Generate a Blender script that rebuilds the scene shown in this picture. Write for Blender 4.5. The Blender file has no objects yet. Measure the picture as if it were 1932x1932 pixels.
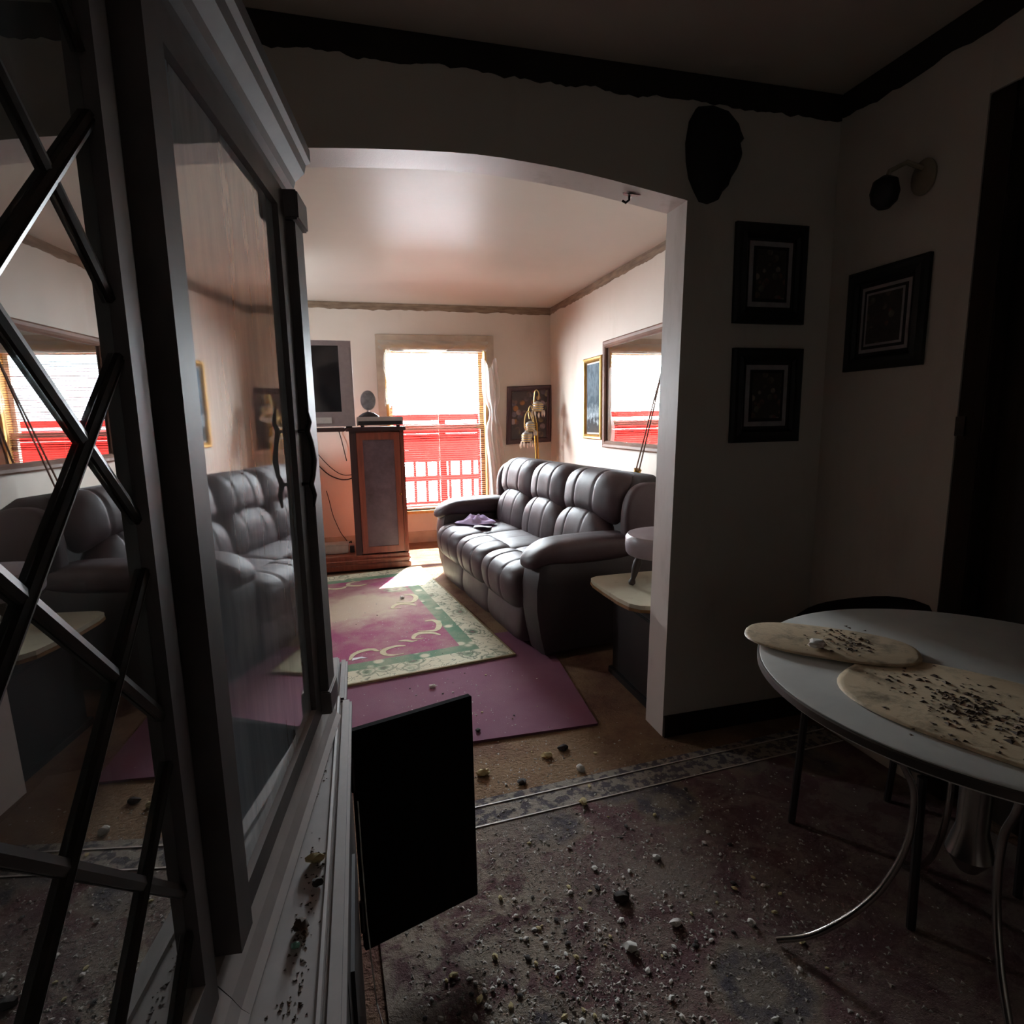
import bpy, bmesh, math, random
from mathutils import Vector, Matrix, Euler
random.seed(7)
SC = bpy.context.scene
COL = SC.collection
PI = math.pi

# ------------------------------------------------------------------ camera
cam_d = bpy.data.cameras.new('camera'); cam = bpy.data.objects.new('camera', cam_d); COL.objects.link(cam)
yaw, pitch, roll = 0.2552, -0.15975, -0.01848
fw = Vector((math.sin(yaw)*math.cos(pitch), math.cos(yaw)*math.cos(pitch), math.sin(pitch)))
rt0 = Vector((math.cos(yaw), -math.sin(yaw), 0)); up0 = rt0.cross(fw)
rt = rt0*math.cos(roll) + up0*math.sin(roll); up = -rt0*math.sin(roll) + up0*math.cos(roll)
cam.matrix_world = Matrix(((rt.x, up.x, -fw.x, 0), (rt.y, up.y, -fw.y, 0), (rt.z, up.z, -fw.z, 1.30), (0, 0, 0, 1)))
cam_d.sensor_width = 36; cam_d.lens = 36*1096.75/1932; cam_d.clip_start = 0.02
SC.camera = cam
# ------------------------------------------------------------------ sky, sun, exposure
W = bpy.data.worlds.new('sky'); SC.world = W; W.use_nodes = True
bg = W.node_tree.nodes['Background']; bg.inputs[0].default_value = (0.88, 0.94, 1.0, 1); bg.inputs[1].default_value = 132.0
sun_d = bpy.data.lights.new('sun', 'SUN'); sun = bpy.data.objects.new('sun', sun_d); COL.objects.link(sun)
sun_d.energy = 240; sun_d.angle = 0.007; sun_d.color = (1.0, 0.93, 0.80)
sun.rotation_euler = Vector((-0.40, -0.91, -0.95)).to_track_quat('-Z', 'Y').to_euler(); sun.location = (4, 12, 9)
pl_d = bpy.data.lights.new('window_portal', 'AREA'); pl = bpy.data.objects.new('window_portal', pl_d); COL.objects.link(pl)
pl_d.shape = 'RECTANGLE'; pl_d.size = 1.10; pl_d.size_y = 1.75; pl.location = (0.835, 6.40, 1.18)
pl.rotation_euler = Vector((0, -1, 0)).to_track_quat('-Z', 'Y').to_euler(); pl_d.cycles.is_portal = True
pl2_d = pl_d.copy(); pl2 = bpy.data.objects.new('added_window_portal', pl2_d); COL.objects.link(pl2)  # portal of the unseen side window added for extra daylight
pl2_d.size = .46; pl2_d.size_y = .42; pl2.location = (-1.93, 5.02, 1.65); pl2_d.cycles.is_portal = True
pl2.rotation_euler = Vector((1, 0, 0)).to_track_quat('-Z', 'Y').to_euler()
SC.view_settings.view_transform = 'Standard'; SC.view_settings.look = 'None'
SC.view_settings.gamma = 1; SC.view_settings.use_curve_mapping = False; SC.view_settings.exposure = 0.0
cy = SC.cycles
cy.use_denoising = True; cy.max_bounces = 12; cy.diffuse_bounces = 8; cy.glossy_bounces = 6
cy.transparent_max_bounces = 24; cy.sample_clamp_indirect = 8.0; cy.caustics_reflective = False; cy.caustics_refractive = False

# ------------------------------------------------------------------ materials
def col(h):
    h = h.lstrip('#'); c = [int(h[i:i+2], 16)/255 for i in (0, 2, 4)]
    return [x/12.92 if x <= .04045 else ((x+.055)/1.055)**2.4 for x in c]
def C4(c):
    if isinstance(c, str): c = col(c)
    return (c[0], c[1], c[2], 1)
class NT:
    def __init__(s, name):
        s.m = bpy.data.materials.new(name); s.m.use_nodes = True; s.t = s.m.node_tree
        s.bs = s.t.nodes['Principled BSDF']; s.out = s.t.nodes['Material Output']; s._co = None
    def n(s, typ, **kw):
        nd = s.t.nodes.new(typ)
        for k, v in kw.items(): setattr(nd, k, v)
        return nd
    def l(s, a, b): s.t.links.new(a, b)
    def set(s, nd, key, v):
        if hasattr(v, 'is_output') or isinstance(v, bpy.types.NodeSocket): s.l(v, nd.inputs[key])
        else: nd.inputs[key].default_value = v
    def co(s):
        if s._co is None: s._co = s.n('ShaderNodeTexCoord').outputs['Object']
        return s._co
    def mapped(s, scale=(1, 1, 1), rot=(0, 0, 0), loc=(0, 0, 0)):
        mp = s.n('ShaderNodeMapping'); s.l(s.co(), mp.inputs[0]); mp.inputs['Scale'].default_value = scale
        mp.inputs['Rotation'].default_value = rot; mp.inputs['Location'].default_value = loc
        return mp.outputs[0]
    def noise(s, scale=5, detail=4, rough=.55, vec=None, dist=0):
        nd = s.n('ShaderNodeTexNoise'); s.l(vec or s.co(), nd.inputs['Vector'])
        nd.inputs['Scale'].default_value = scale; nd.inputs['Detail'].default_value = detail
        nd.inputs['Roughness'].default_value = rough; nd.inputs['Distortion'].default_value = dist
        return nd.outputs[0]
    def voro(s, scale=5, feature='F1', vec=None, out='Distance'):
        nd = s.n('ShaderNodeTexVoronoi', feature=feature); s.l(vec or s.co(), nd.inputs['Vector']); nd.inputs['Scale'].default_value = scale
        return nd.outputs[out]
    def math(s, op, a, b=0.0, c=None):
        nd = s.n('ShaderNodeMath', operation=op); s.set(nd, 0, a); s.set(nd, 1, b)
        if c is not None: s.set(nd, 2, c)
        return nd.outputs[0]
    def ramp(s, fac, stops):
        nd = s.n('ShaderNodeValToRGB'); e = nd.color_ramp.elements
        while len(e) < len(stops): e.new(0.5)
        for el, (p, c) in zip(e, stops):
            el.position = p; el.color = C4(c) if not isinstance(c, (int, float)) else (c, c, c, 1)
        s.l(fac, nd.inputs[0]); return nd.outputs[0]
    def mix(s, fac, a, b):
        nd = s.n('ShaderNodeMix', data_type='RGBA'); s.set(nd, 0, fac)
        for k, v in ((6, a), (7, b)):
            if isinstance(v, bpy.types.NodeSocket): s.l(v, nd.inputs[k])
            else: nd.inputs[k].default_value = C4(v)
        return nd.outputs[2]
    def xyz(s, vec=None):
        nd = s.n('ShaderNodeSeparateXYZ'); s.l(vec or s.co(), nd.inputs[0]); return nd.outputs
    def bump(s, h, strength=.3, dist=.01):
        nd = s.n('ShaderNodeBump'); nd.inputs['Strength'].default_value = strength; nd.inputs['Distance'].default_value = dist
        s.l(h, nd.inputs['Height']); s.l(nd.outputs[0], s.bs.inputs['Normal'])
    def base(s, c, rough=.5, metal=0, spec=.5):
        if isinstance(c, bpy.types.NodeSocket): s.l(c, s.bs.inputs['Base Color'])
        else: s.bs.inputs['Base Color'].default_value = C4(c)
        s.set(s.bs, 'Roughness', rough); s.bs.inputs['Metallic'].default_value = metal; s.bs.inputs['Specular IOR Level'].default_value = spec
        return s
def simple(name, c1, c2=None, scale=8, rough=.5, metal=0, spec=.5, bump=0, bscale=60, stretch=(1, 1, 1), detail=5, lo=.35, hi=.65):
    t = NT(name)
    if c2: t.base(t.ramp(t.noise(scale, detail, vec=t.mapped(stretch)), [(lo, c1), (hi, c2)]), rough, metal, spec)
    else: t.base(c1, rough, metal, spec)
    if bump: t.bump(t.noise(bscale, 4, vec=t.mapped(stretch)), bump, .004)
    return t.m
def glassy(name, tint=(.9, .95, .95), ior=1.5, dust=0.0, dustcol='#aab2ba', rough=.0, streak=True, boost=0.0):
    t = NT(name); t.t.nodes.remove(t.bs)
    tr = t.n('ShaderNodeBsdfTransparent'); tr.inputs[0].default_value = C4(tint)
    gl = t.n('ShaderNodeBsdfGlossy'); gl.inputs['Roughness'].default_value = rough; gl.inputs[0].default_value = (1, 1, 1, 1)
    fr = t.n('ShaderNodeFresnel'); bf = t.n('ShaderNodeNewGeometry').outputs['Backfacing']
    t.l(t.math('MULTIPLY_ADD', bf, 1/ior-ior, ior), fr.inputs[0])      # same reflectance on both faces of a thin pane
    fac = fr.outputs[0]
    if boost: fac = t.math('MINIMUM', t.math('ADD', fac, boost), 1.0)
    m1 = t.n('ShaderNodeMixShader'); t.l(fac, m1.inputs[0]); t.l(tr.outputs[0], m1.inputs[1]); t.l(gl.outputs[0], m1.inputs[2])
    sh = m1.outputs[0]
    if dust:
        df = t.n('ShaderNodeBsdfDiffuse'); df.inputs[0].default_value = C4(dustcol)
        m2 = t.n('ShaderNodeMixShader'); t.l(sh, m2.inputs[1]); t.l(df.outputs[0], m2.inputs[2])
        n1 = t.noise(3, 5, .6, vec=t.mapped((9, 9, 1.1) if streak else (1, 1, 1)))
        t.l(t.ramp(n1, [(.3, dust*.75), (.75, dust*1.3)]), m2.inputs[0]); sh = m2.outputs[0]
    t.l(sh, t.out.inputs[0]); return t.m
def cloth_translucent(name, c, fac=.4, transp=0.0):
    t = NT(name); t.t.nodes.remove(t.bs)
    d = t.n('ShaderNodeBsdfDiffuse'); d.inputs[0].default_value = C4(c)
    tl = t.n('ShaderNodeBsdfTranslucent'); tl.inputs[0].default_value = C4(c)
    m = t.n('ShaderNodeMixShader'); m.inputs[0].default_value = fac; t.l(d.outputs[0], m.inputs[1]); t.l(tl.outputs[0], m.inputs[2]); sh = m.outputs[0]
    if transp:
        tr = t.n('ShaderNodeBsdfTransparent'); m2 = t.n('ShaderNodeMixShader'); m2.inputs[0].default_value = transp
        t.l(sh, m2.inputs[1]); t.l(tr.outputs[0], m2.inputs[2]); sh = m2.outputs[0]
    t.l(sh, t.out.inputs[0]); return t.m
M = {}
def wallmat(name, c1, c2, stain, rough=.6, grime=.5):
    t = NT(name)
    b = t.ramp(t.noise(1.6, 5, .6), [(.3, c1), (.7, c2)])
    s = t.ramp(t.noise(2.3, 7, .65, vec=t.mapped((1.7, 1.7, .5), loc=(3, 1, 2))), [(.55, 0.0), (.78, grime)])
    t.base(t.mix(s, b, stain), rough, 0, .35); t.bump(t.noise(220, 2), .12, .002); return t.m
M['wall'] = wallmat('aged_wall_paint', '#c8bcaf', '#d0c5b9', '#ab9780', .6, .35)
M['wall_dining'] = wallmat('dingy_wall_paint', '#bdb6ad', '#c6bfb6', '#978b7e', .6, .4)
M['arch'] = wallmat('scuffed_arch_paint', '#c3b7b0', '#cec2bc', '#8d7a68', .4, .7)
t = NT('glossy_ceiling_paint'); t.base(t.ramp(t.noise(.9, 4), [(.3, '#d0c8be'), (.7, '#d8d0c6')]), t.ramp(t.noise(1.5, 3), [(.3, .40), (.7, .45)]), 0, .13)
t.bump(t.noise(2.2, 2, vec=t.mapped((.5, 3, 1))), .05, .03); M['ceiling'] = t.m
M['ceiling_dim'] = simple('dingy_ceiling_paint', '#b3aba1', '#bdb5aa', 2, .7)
M['stain'] = simple('brown_glue_stain', '#6b5645', '#8d7864', 14, .8, bump=.5, bscale=60, stretch=(.4, .4, 3))
M['stain_dark'] = simple('dark_glue_stain', '#1d1713', '#2b221c', 6, .85)
M['casing'] = simple('window_casing_paint', '#9d8d7c', '#b3a390', 6, .5)
M['pine'] = simple('bare_yellow_pine', '#b98f4b', '#d0a862', 5, .5, stretch=(8, 8, .6))
M['sash'] = simple('white_sash_paint', '#d8d4cc', '#e4e0d8', 6, .4)
M['pane'] = glassy('window_glass', (.96, .98, .98))
M['slat'] = cloth_translucent('red_vinyl_slat', (.06, .014, .013), .10)
M['cord_glint'] = simple('white_cord_and_glint', '#dcd8d0', None, rough=.7)  # blind ladders, and the light line at the open cabinet door
M['sheer'] = cloth_translucent('sheer_white_curtain', '#f1eeea', .5, .12)
M['film'] = cloth_translucent('torn_plastic_film', '#e3ded4', .5, .45)
M['leather'] = None
t = NT('brown_leather'); nz = t.noise(3, 4); t.base(t.ramp(nz, [(.3, '#38282b'), (.7, '#47363b')]), t.ramp(t.noise(9, 4), [(.3, .46), (.7, .58)]), 0, .45)
t.bump(t.math('ADD', t.math('MULTIPLY', t.noise(260, 3), .5), t.noise(14, 3)), .22, .004); M['leather'] = t.m
M['leather_dark'] = simple('dark_brown_leather', '#241a1b', '#2e2224', 4, .55, bump=.15, bscale=120)
M['mirror'] = None
t = NT('mirror_silver'); t.base((.86, .89, .9), .01, 1); M['mirror'] = t.m
M['mirror_frame'] = simple('brown_mirror_frame_wood', '#6a4a3c', '#83604f', 9, .6, spec=.25, stretch=(1, .4, .4))
M['gilt'] = simple('gilt_frame', '#a9803f', '#c49a52', 12, .35, metal=.6)
M['frame_black'] = simple('black_frame_lacquer', '#0d0b0b', '#151212', 9, .5)
M['mat_dark'] = simple('dark_picture_mat', '#191517', '#211c1e', 9, .8)
M['mat_line'] = simple('pale_inner_mat', '#8d8689', '#a09a9c', 20, .8)
M['frame_purple'] = simple('dark_plum_frame', '#3b2629', '#4a3033', 6, .5)
def printmat(name, bgc, cols, scale, thr=.35):
    t = NT(name); vo = t.n('ShaderNodeTexVoronoi'); t.l(t.co(), vo.inputs['Vector']); vo.inputs['Scale'].default_value = scale
    hue = t.xyz(vo.outputs['Color'])[0]
    st = [(i/len(cols), c) for i, c in enumerate(cols)]
    fl = t.ramp(hue, st); msk = t.ramp(vo.outputs['Distance'], [(thr, 1.0), (thr+.12, 0.0)])
    amt = t.math('MULTIPLY', msk, t.ramp(t.noise(scale*.35, 3), [(.45, 0.0), (.6, 1.0)]))
    t.base(t.mix(amt, t.ramp(t.noise(scale*.6, 4), bgc), fl), .6); return t.m
M['print_botanical'] = printmat('botanical_print', [(.3, '#2c2523'), (.7, '#3d3532')], ['#6d5a48', '#7b4a45', '#59614a', '#8a7d70'], 34)
M['print_floral'] = printmat('dark_floral_print', [(.3, '#2f2629'), (.7, '#4d4140')], ['#8b4b52', '#7d7a4a', '#a58d90', '#56586a', '#9c6b3c'], 15, .4)
t = NT('blue_seascape_print'); z = t.xyz()[2]
zz = t.math('ADD', z, t.math('MULTIPLY', t.math('SUBTRACT', t.noise(14, 5), .5), .35))
t.base(t.mix(t.ramp(t.noise(55, 4, vec=t.mapped((1, 1, .35))), [(.42, 0.0), (.62, .55)]), t.ramp(t.math('DIVIDE', zz, .72), [(.0, '#4c433c'), (.2, '#3a3a3a'), (.3, '#9aa5ab'), (.45, '#46535c'), (.6, '#64717a'), (1, '#6d7f8b')]), '#333b42'), .9, 0, .1)
M['print_sea'] = t.m
M['redwood'] = simple('red_brown_wood', '#743729', '#934a36', 4, .38, stretch=(9, 9, .7), bump=.08)
M['redwood_dark'] = simple('dark_red_brown_wood', '#33191a', '#3e2020', 4, .45, stretch=(9, 9, .7))
M['smoked'] = None
t = NT('smoked_cabinet_glass'); t.base(t.ramp(t.noise(7, 6, .65), [(.35, '#54434a'), (.7, '#76606a')]), .45, 0, .3); M['smoked'] = t.m
M['tv_grey'] = simple('grey_television_plastic', '#94878a', '#9c8f91', 30, .45)
M['tv_side'] = simple('silver_television_plastic', '#9a9498', None, rough=.35)
M['screen'] = NT('dark_picture_tube').base('#1b171c', .12, 0, .5).m
M['vcr'] = simple('grey_plastic_case', '#c4bebc', '#cdc7c5', 30, .4)
M['vcr_dark'] = simple('dark_plastic_front', '#2c2426', None, rough=.3)
M['grey_disc'] = simple('cloudy_grey_disc', '#6e6c70', '#8f9093', 22, .4)
M['dark_plastic'] = simple('dark_plastic', '#262124', None, rough=.45)
M['black_cable'] = simple('black_cable', '#231a17', None, rough=.6)
M['whitish'] = simple('off_white_plastic', '#b9aca2', '#c5b9af', 20, .5)
M['brass'] = simple('brass', '#a97f3a', '#c1974c', 12, .3, metal=.85)
M['pale_brass'] = simple('pale_yellow_brass', '#b79a5c', '#cfb67c', 12, .3, metal=.5)
t = NT('frosted_lamp_glass'); t.base('#d9d2cb', .25, 0, .6); t.bs.inputs['Transmission Weight'].default_value = .55; t.bs.inputs['IOR'].default_value = 1.3; M['lampglass'] = t.m
M['crystal'] = glassy('crystal_drop_glass', (.95, .9, .86), 1.6, dust=.5, dustcol='#e6dccf', streak=False)
M['cloth'] = cloth_translucent('lavender_cloth', '#e3d2f2', .3)
M['paper'] = simple('white_paper', '#cfcdd2', None, rough=.8)
M['cabwood'] = None
t = NT('dusty_dark_wood'); wood = t.ramp(t.noise(5, 5, vec=t.mapped((9, 9, .8))), [(.3, '#1c1113'), (.7, '#2a1b1b')])
ge = t.n('ShaderNodeNewGeometry'); nz = t.xyz(ge.outputs['Normal'])[2]
dust = t.math('MULTIPLY', t.ramp(nz, [(.1, 0.0), (.6, 1.0)]), t.ramp(t.noise(5, 6, .65), [(.25, .7), (.6, 1.0)]))
haze = t.math('MAXIMUM', dust, t.ramp(t.noise(4, 5, .6), [(.3, .05), (.75, .24)]))
t.base(t.mix(haze, wood, '#cbc0bc'), .5, 0, .5); M['cabwood'] = t.m
M['cabdark'] = simple('dark_cabinet_wood', '#150d0e', '#1e1314', 5, .5, stretch=(9, 9, .8))
M['doorpanel'] = simple('matt_dark_door_wood', '#120d0c', '#1a1413', 5, .95, spec=.08, stretch=(9, 9, .8))
M['hutchglass'] = glassy('dusty_cabinet_glass', (.5, .54, .55), 2.2, dust=.30, dustcol='#e6f2fc', rough=.03, boost=.52)
M['latticeglass'] = glassy('lattice_cabinet_glass', (.5, .52, .52), 2.2, dust=.12, dustcol='#b4babd', boost=.25)
M['muntin'] = simple('bronzed_muntin', '#1d1512', '#2a201b', 20, .4)
M['oldbrass'] = simple('tarnished_metal', '#2c2626', '#403a38', 20, .3, metal=.8)
M['tabletop'] = simple('dusty_white_laminate', '#c9c7c2', '#d5d3cd', 10, .4)
M['tableband'] = simple('dull_metal_band', '#57504c', '#6a625c', 10, .4, metal=.6)
t = NT('soiled_tan_placemat'); t.base(t.mix(t.ramp(t.noise(14, 7, .7), [(.5, 0.0), (.72, .85)]), t.ramp(t.noise(6, 4), [(.3, '#cdb594'), (.7, '#d8c2a3')]), '#5a4a3b'), .5); t.bump(t.noise(90, 4), .3, .003); M['placemat'] = t.m
M['chrome'] = simple('dull_chrome', '#8d8782', '#a09a94', 18, .25, metal=1)
M['vinyl'] = simple('dark_brown_vinyl', '#17100f', '#221816', 5, .5)
M['cream_top'] = None
t = NT('worn_cream_tabletop'); t.base(t.mix(t.ramp(t.noise(20, 6, .7), [(.58, 0.0), (.75, .6)]), t.ramp(t.noise(4, 3), [(.3, '#b3ad98'), (.7, '#c4beaa')]), '#8a7658'), .35); M['cream_top'] = t.m
M['brownedge'] = simple('worn_brown_edge', '#6b4a2c', '#8f6c44', 14, .4)
M['espresso'] = simple('espresso_wood', '#140e0e', '#1d1514', 5, .5)
M['stoolvinyl'] = simple('grey_brown_vinyl', '#75686c', '#82757a', 9, .35, bump=.1, bscale=100)
M['stoolwood'] = simple('dark_turned_wood', '#2b1f1d', '#3a2b28', 8, .4)
M['door_dark'] = simple('dark_door_wood', '#2a211c', '#332922', 4, .8, spec=.15, stretch=(8, 8, .7))
M['plaque'] = simple('black_carved_wood', '#0b0807', '#130e0d', 14, .8, bump=.6, bscale=25)
M['sconce'] = simple('ivory_ceramic', '#8d8370', '#9a907c', 14, .5)
M['chunk'] = simple('plaster_chunk_white', '#cbc5bd', '#dcd7d0', 30, .85, bump=.4, bscale=90)
M['chunk_tan'] = simple('plaster_chunk_tan', '#b3a172', '#c7b685', 30, .85, bump=.4, bscale=90)
M['chunk_dark'] = simple('dark_crumb', '#2e2724', '#463b36', 30, .9)
M['grit'] = simple('mixed_grit', '#776c62', '#cfc7be', 40, .9)
M['bead'] = NT('pale_green_bead').base('#8fc7ad', .25, 0, .5).m
M['leafbits'] = simple('dried_brown_litter', '#3a2a22', '#6a5544', 30, .9)
M['fence'] = simple('deep_red_paint', (.10, .0032, .0030), (.12, .0040, .0036), 6, .9, spec=0)
M['yard'] = simple('grey_concrete', '#9b958c', '#a8a198', 3, .9)
# patterned living rug: flat print by distance to the edge (object coords, rug 0..LX, 0..LY)
LX, LY = 2.3, 2.15
def rug_mat(name, lx, ly, cream, green, field, spots, dirt, dirtamt, b1=.2, b2=.30, spot=None):
    t = NT(name); x, y, z = t.xyz()
    dx = t.math('MINIMUM', x, t.math('SUBTRACT', lx, x)); dy = t.math('MINIMUM', y, t.math('SUBTRACT', ly, y)); d = t.math('MINIMUM', dx, dy)
    vo = t.n('ShaderNodeTexVoronoi'); t.l(t.mapped((1, 1, 0)), vo.inputs['Vector']); vo.inputs['Scale'].default_value = 6.5
    pet = t.math('ADD', vo.outputs['Distance'], t.math('MULTIPLY', t.math('SUBTRACT', t.noise(24, 3), .5), .22))
    flower = t.ramp(pet, [(.0, spots[0]), (.12, spots[1]), (.2, spots[2]), (.27, cream), (.33, spots[3]), (.40, cream)])
    sprig = t.ramp(t.math('ABSOLUTE', t.math('SUBTRACT', t.noise(11, 2, .5, dist=1.2), .5)), [(.012, 1.0), (.03, 0.0)])
    outer = t.mix(t.math('MULTIPLY', sprig, .8), flower, spots[1])
    vg = t.voro(9, vec=t.mapped((1, 1, 0), loc=(4, 2, 0)))
    gband = t.ramp(vg, [(.18, cream), (.26, spots[2]), (.3, green)])
    vf = t.n('ShaderNodeTexVoronoi'); t.l(t.mapped((1, 1, 0), loc=(1, 7, 0)), vf.inputs['Vector']); vf.inputs['Scale'].default_value = 2.4
    fpet = t.math('ADD', vf.outputs['Distance'], t.math('MULTIPLY', t.math('SUBTRACT', t.noise(20, 3), .5), .25))
    near = t.ramp(d, [(b2+.18, 1.0), (b2+.3, 0.0)])
    fieldc = t.mix(t.math('MULTIPLY', t.ramp(fpet, [(.16, 1.0), (.24, 0.0)]), near), field, t.ramp(fpet, [(.0, spots[0]), (.08, cream), (.18, spots[3])]))
    c = t.mix(t.math('GREATER_THAN', d, b1), outer, gband); c = t.mix(t.math('GREATER_THAN', d, b2), c, fieldc)
    c = t.mix(t.math('LESS_THAN', d, .012), c, '#8a7a5c')
    c = t.mix(t.ramp(t.noise(3.2, 8, .7), [(.42, 0.0), (.72, dirtamt)]), c, dirt)
    if spot:
        q = t.math('SQRT', t.math('ADD', t.math('POWER', t.math('SUBTRACT', x, spot[0]), 2), t.math('POWER', t.math('MULTIPLY', t.math('SUBTRACT', y, spot[1]), 1.5), 2)))
        q = t.math('ADD', q, t.math('MULTIPLY', t.math('SUBTRACT', t.noise(5, 6, .65), .5), .9))
        c = t.mix(t.ramp(q, [(spot[2]*.45, .78), (spot[2]*1.1, 0.0)]), c, dirt)
    t.base(c, .95, 0, .1); t.bump(t.math('ADD', t.noise(420, 2), t.math('MULTIPLY', t.noise(40, 5, .7), 2.0 if not spot else .3)), .5, .006); return t.m
M['rug'] = rug_mat('patterned_rug', LX, LY, '#d0cbb3', '#5f8069', '#954d6c', ['#8a5a64', '#566657', '#93a087', '#7d8672'], '#c0b49c', .5, .155, .245, (1.62, 1.22, .62))
t = NT('filthy_patterned_rug'); x, y, z = t.xyz()
n1 = t.noise(9, 7, .68, dist=.6); n2 = t.noise(3.2, 5, .6, vec=t.mapped((1, 1, 0), loc=(5, 3, 0)))
vo = t.n('ShaderNodeTexVoronoi'); t.l(t.mapped((1, 1, 0), loc=(.2, .35, 0)), vo.inputs['Vector']); vo.inputs['Scale'].default_value = 2.6
med = t.math('ADD', vo.outputs['Distance'], t.math('MULTIPLY', t.math('SUBTRACT', t.noise(16, 4), .5), .2))
pat = t.ramp(med, [(.10, '#7d7168'), (.16, '#544d52'), (.24, '#585156'), (.30, '#7a6a60'), (.36, '#6e5052'), (.5, '#644a4b')])
red = t.ramp(x, [(.40, 0.0), (.62, 1.0)])
c = t.mix(t.math('MULTIPLY', t.ramp(n1, [(.44, 0.0), (.56, 1.0)]), t.math('SUBTRACT', 1.0, t.math('MULTIPLY', red, .65))), pat, '#97897b')
c = t.mix(t.ramp(n2, [(.52, 0.0), (.66, .75)]), c, '#877a70')
d = t.math('SUBTRACT', 2.9, y)
bd = t.mix(t.ramp(t.noise(38, 3), [(.45, 0.0), (.55, 1.0)]), '#5d565a', '#9a8f84')
c = t.mix(t.math('LESS_THAN', d, .125), c, bd)
t.base(c, .95, 0, .1); t.bump(t.math('ADD', t.noise(300, 2), t.math('MULTIPLY', t.noise(45, 6, .7), 3.0)), .6, .008); M['rug_dirty'] = t.m
t = NT('plum_carpet'); t.base(t.mix(t.ramp(t.noise(2.5, 6, .6), [(.45, 0.0), (.8, .4)]), '#7b5063', '#937880'), .95, 0, .1); t.bump(t.noise(500, 2), .5, .003); M['plum'] = t.m
t = NT('worn_brown_carpet'); t.base(t.ramp(t.noise(3, 7, .65), [(.35, '#694a41'), (.6, '#8b7058')]), .95, 0, .1); t.bump(t.noise(85, 4, .6), .9, .012); M['floor'] = t.m

# ------------------------------------------------------------------ mesh helpers
class G:
    def __init__(s): s.v = []; s.f = []
    def add(s, vs, fs):
        o = len(s.v); s.v += [Vector(p) for p in vs]; s.f += [tuple(i+o for i in f) for f in fs]; return s
    def hexa(s, p):     # 8 corners: bottom loop 0-3, top loop 4-7
        return s.add(p, [(3, 2, 1, 0), (4, 5, 6, 7), (0, 1, 5, 4), (1, 2, 6, 5), (2, 3, 7, 6), (3, 0, 4, 7)])
    def box(s, x0, x1, y0, y1, z0, z1):
        return s.hexa([(x0, y0, z0), (x1, y0, z0), (x1, y1, z0), (x0, y1, z0), (x0, y0, z1), (x1, y0, z1), (x1, y1, z1), (x0, y1, z1)])
    def fbox(s, fn, a0, a1, b0, b1, c0, c1):   # box through a coordinate function
        return s.hexa([fn(*p) for p in ((a0, b0, c0), (a1, b0, c0), (a1, b1, c0), (a0, b1, c0), (a0, b0, c1), (a1, b0, c1), (a1, b1, c1), (a0, b1, c1))])
    def loft(s, rings, close=True, caps=True):
        n = len(rings[0]); o = len(s.v); fs = []
        for r in rings: s.v += [Vector(p) for p in r]
        for i in range(len(rings)-1):
            for j in range(n if close else n-1):
                a, b = o+i*n+j, o+i*n+(j+1) % n; fs.append((a, b, b+n, a+n))
        if caps and close: fs += [tuple(o+j for j in reversed(range(n))), tuple(o+(len(rings)-1)*n+j for j in range(n))]
        s.f += fs; return s
    def tube(s, pts, r, n=8, caps=True):
        pts = [Vector(p) for p in pts]; rs = r if isinstance(r, (list, tuple)) else [r]*len(pts); rings = []
        a = None
        for i, p in enumerate(pts):                       # parallel-transported frame, no twists
            d = (pts[min(i+1, len(pts)-1)]-pts[max(i-1, 0)]).normalized()
            if a is None:
                a = d.cross(Vector((0.13, 0.27, 0.95)))
                if a.length < .3: a = d.cross(Vector((1, 0.1, 0)))
            a = (a-d*a.dot(d)).normalized(); b = d.cross(a)
            rings.append([p+a*math.cos(2*PI*k/n)*rs[i]+b*math.sin(2*PI*k/n)*rs[i] for k in range(n)])
        return s.loft(rings, True, caps)
    def lathe(s, prof, c=(0, 0, 0), n=20, sx=1, sy=1):
        return s.loft([[(c[0]+r*sx*math.cos(2*PI*k/n), c[1]+r*sy*math.sin(2*PI*k/n), c[2]+z) for k in range(n)] for r, z in prof])
    def prism(s, poly, z0, z1, fn=None):
        fn = fn or (lambda x, y, z: (x, y, z))
        return s.loft([[fn(x, y, z0) for x, y in poly], [fn(x, y, z1) for x, y in poly]])
    def grid(s, fn, nu, nv):
        o = len(s.v)
        for i in range(nu+1):
            for j in range(nv+1): s.v.append(Vector(fn(i/nu, j/nv)))
        for i in range(nu):
            for j in range(nv):
                a = o+i*(nv+1)+j; s.f.append((a, a+nv+1, a+nv+2, a+1))
        return s
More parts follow.
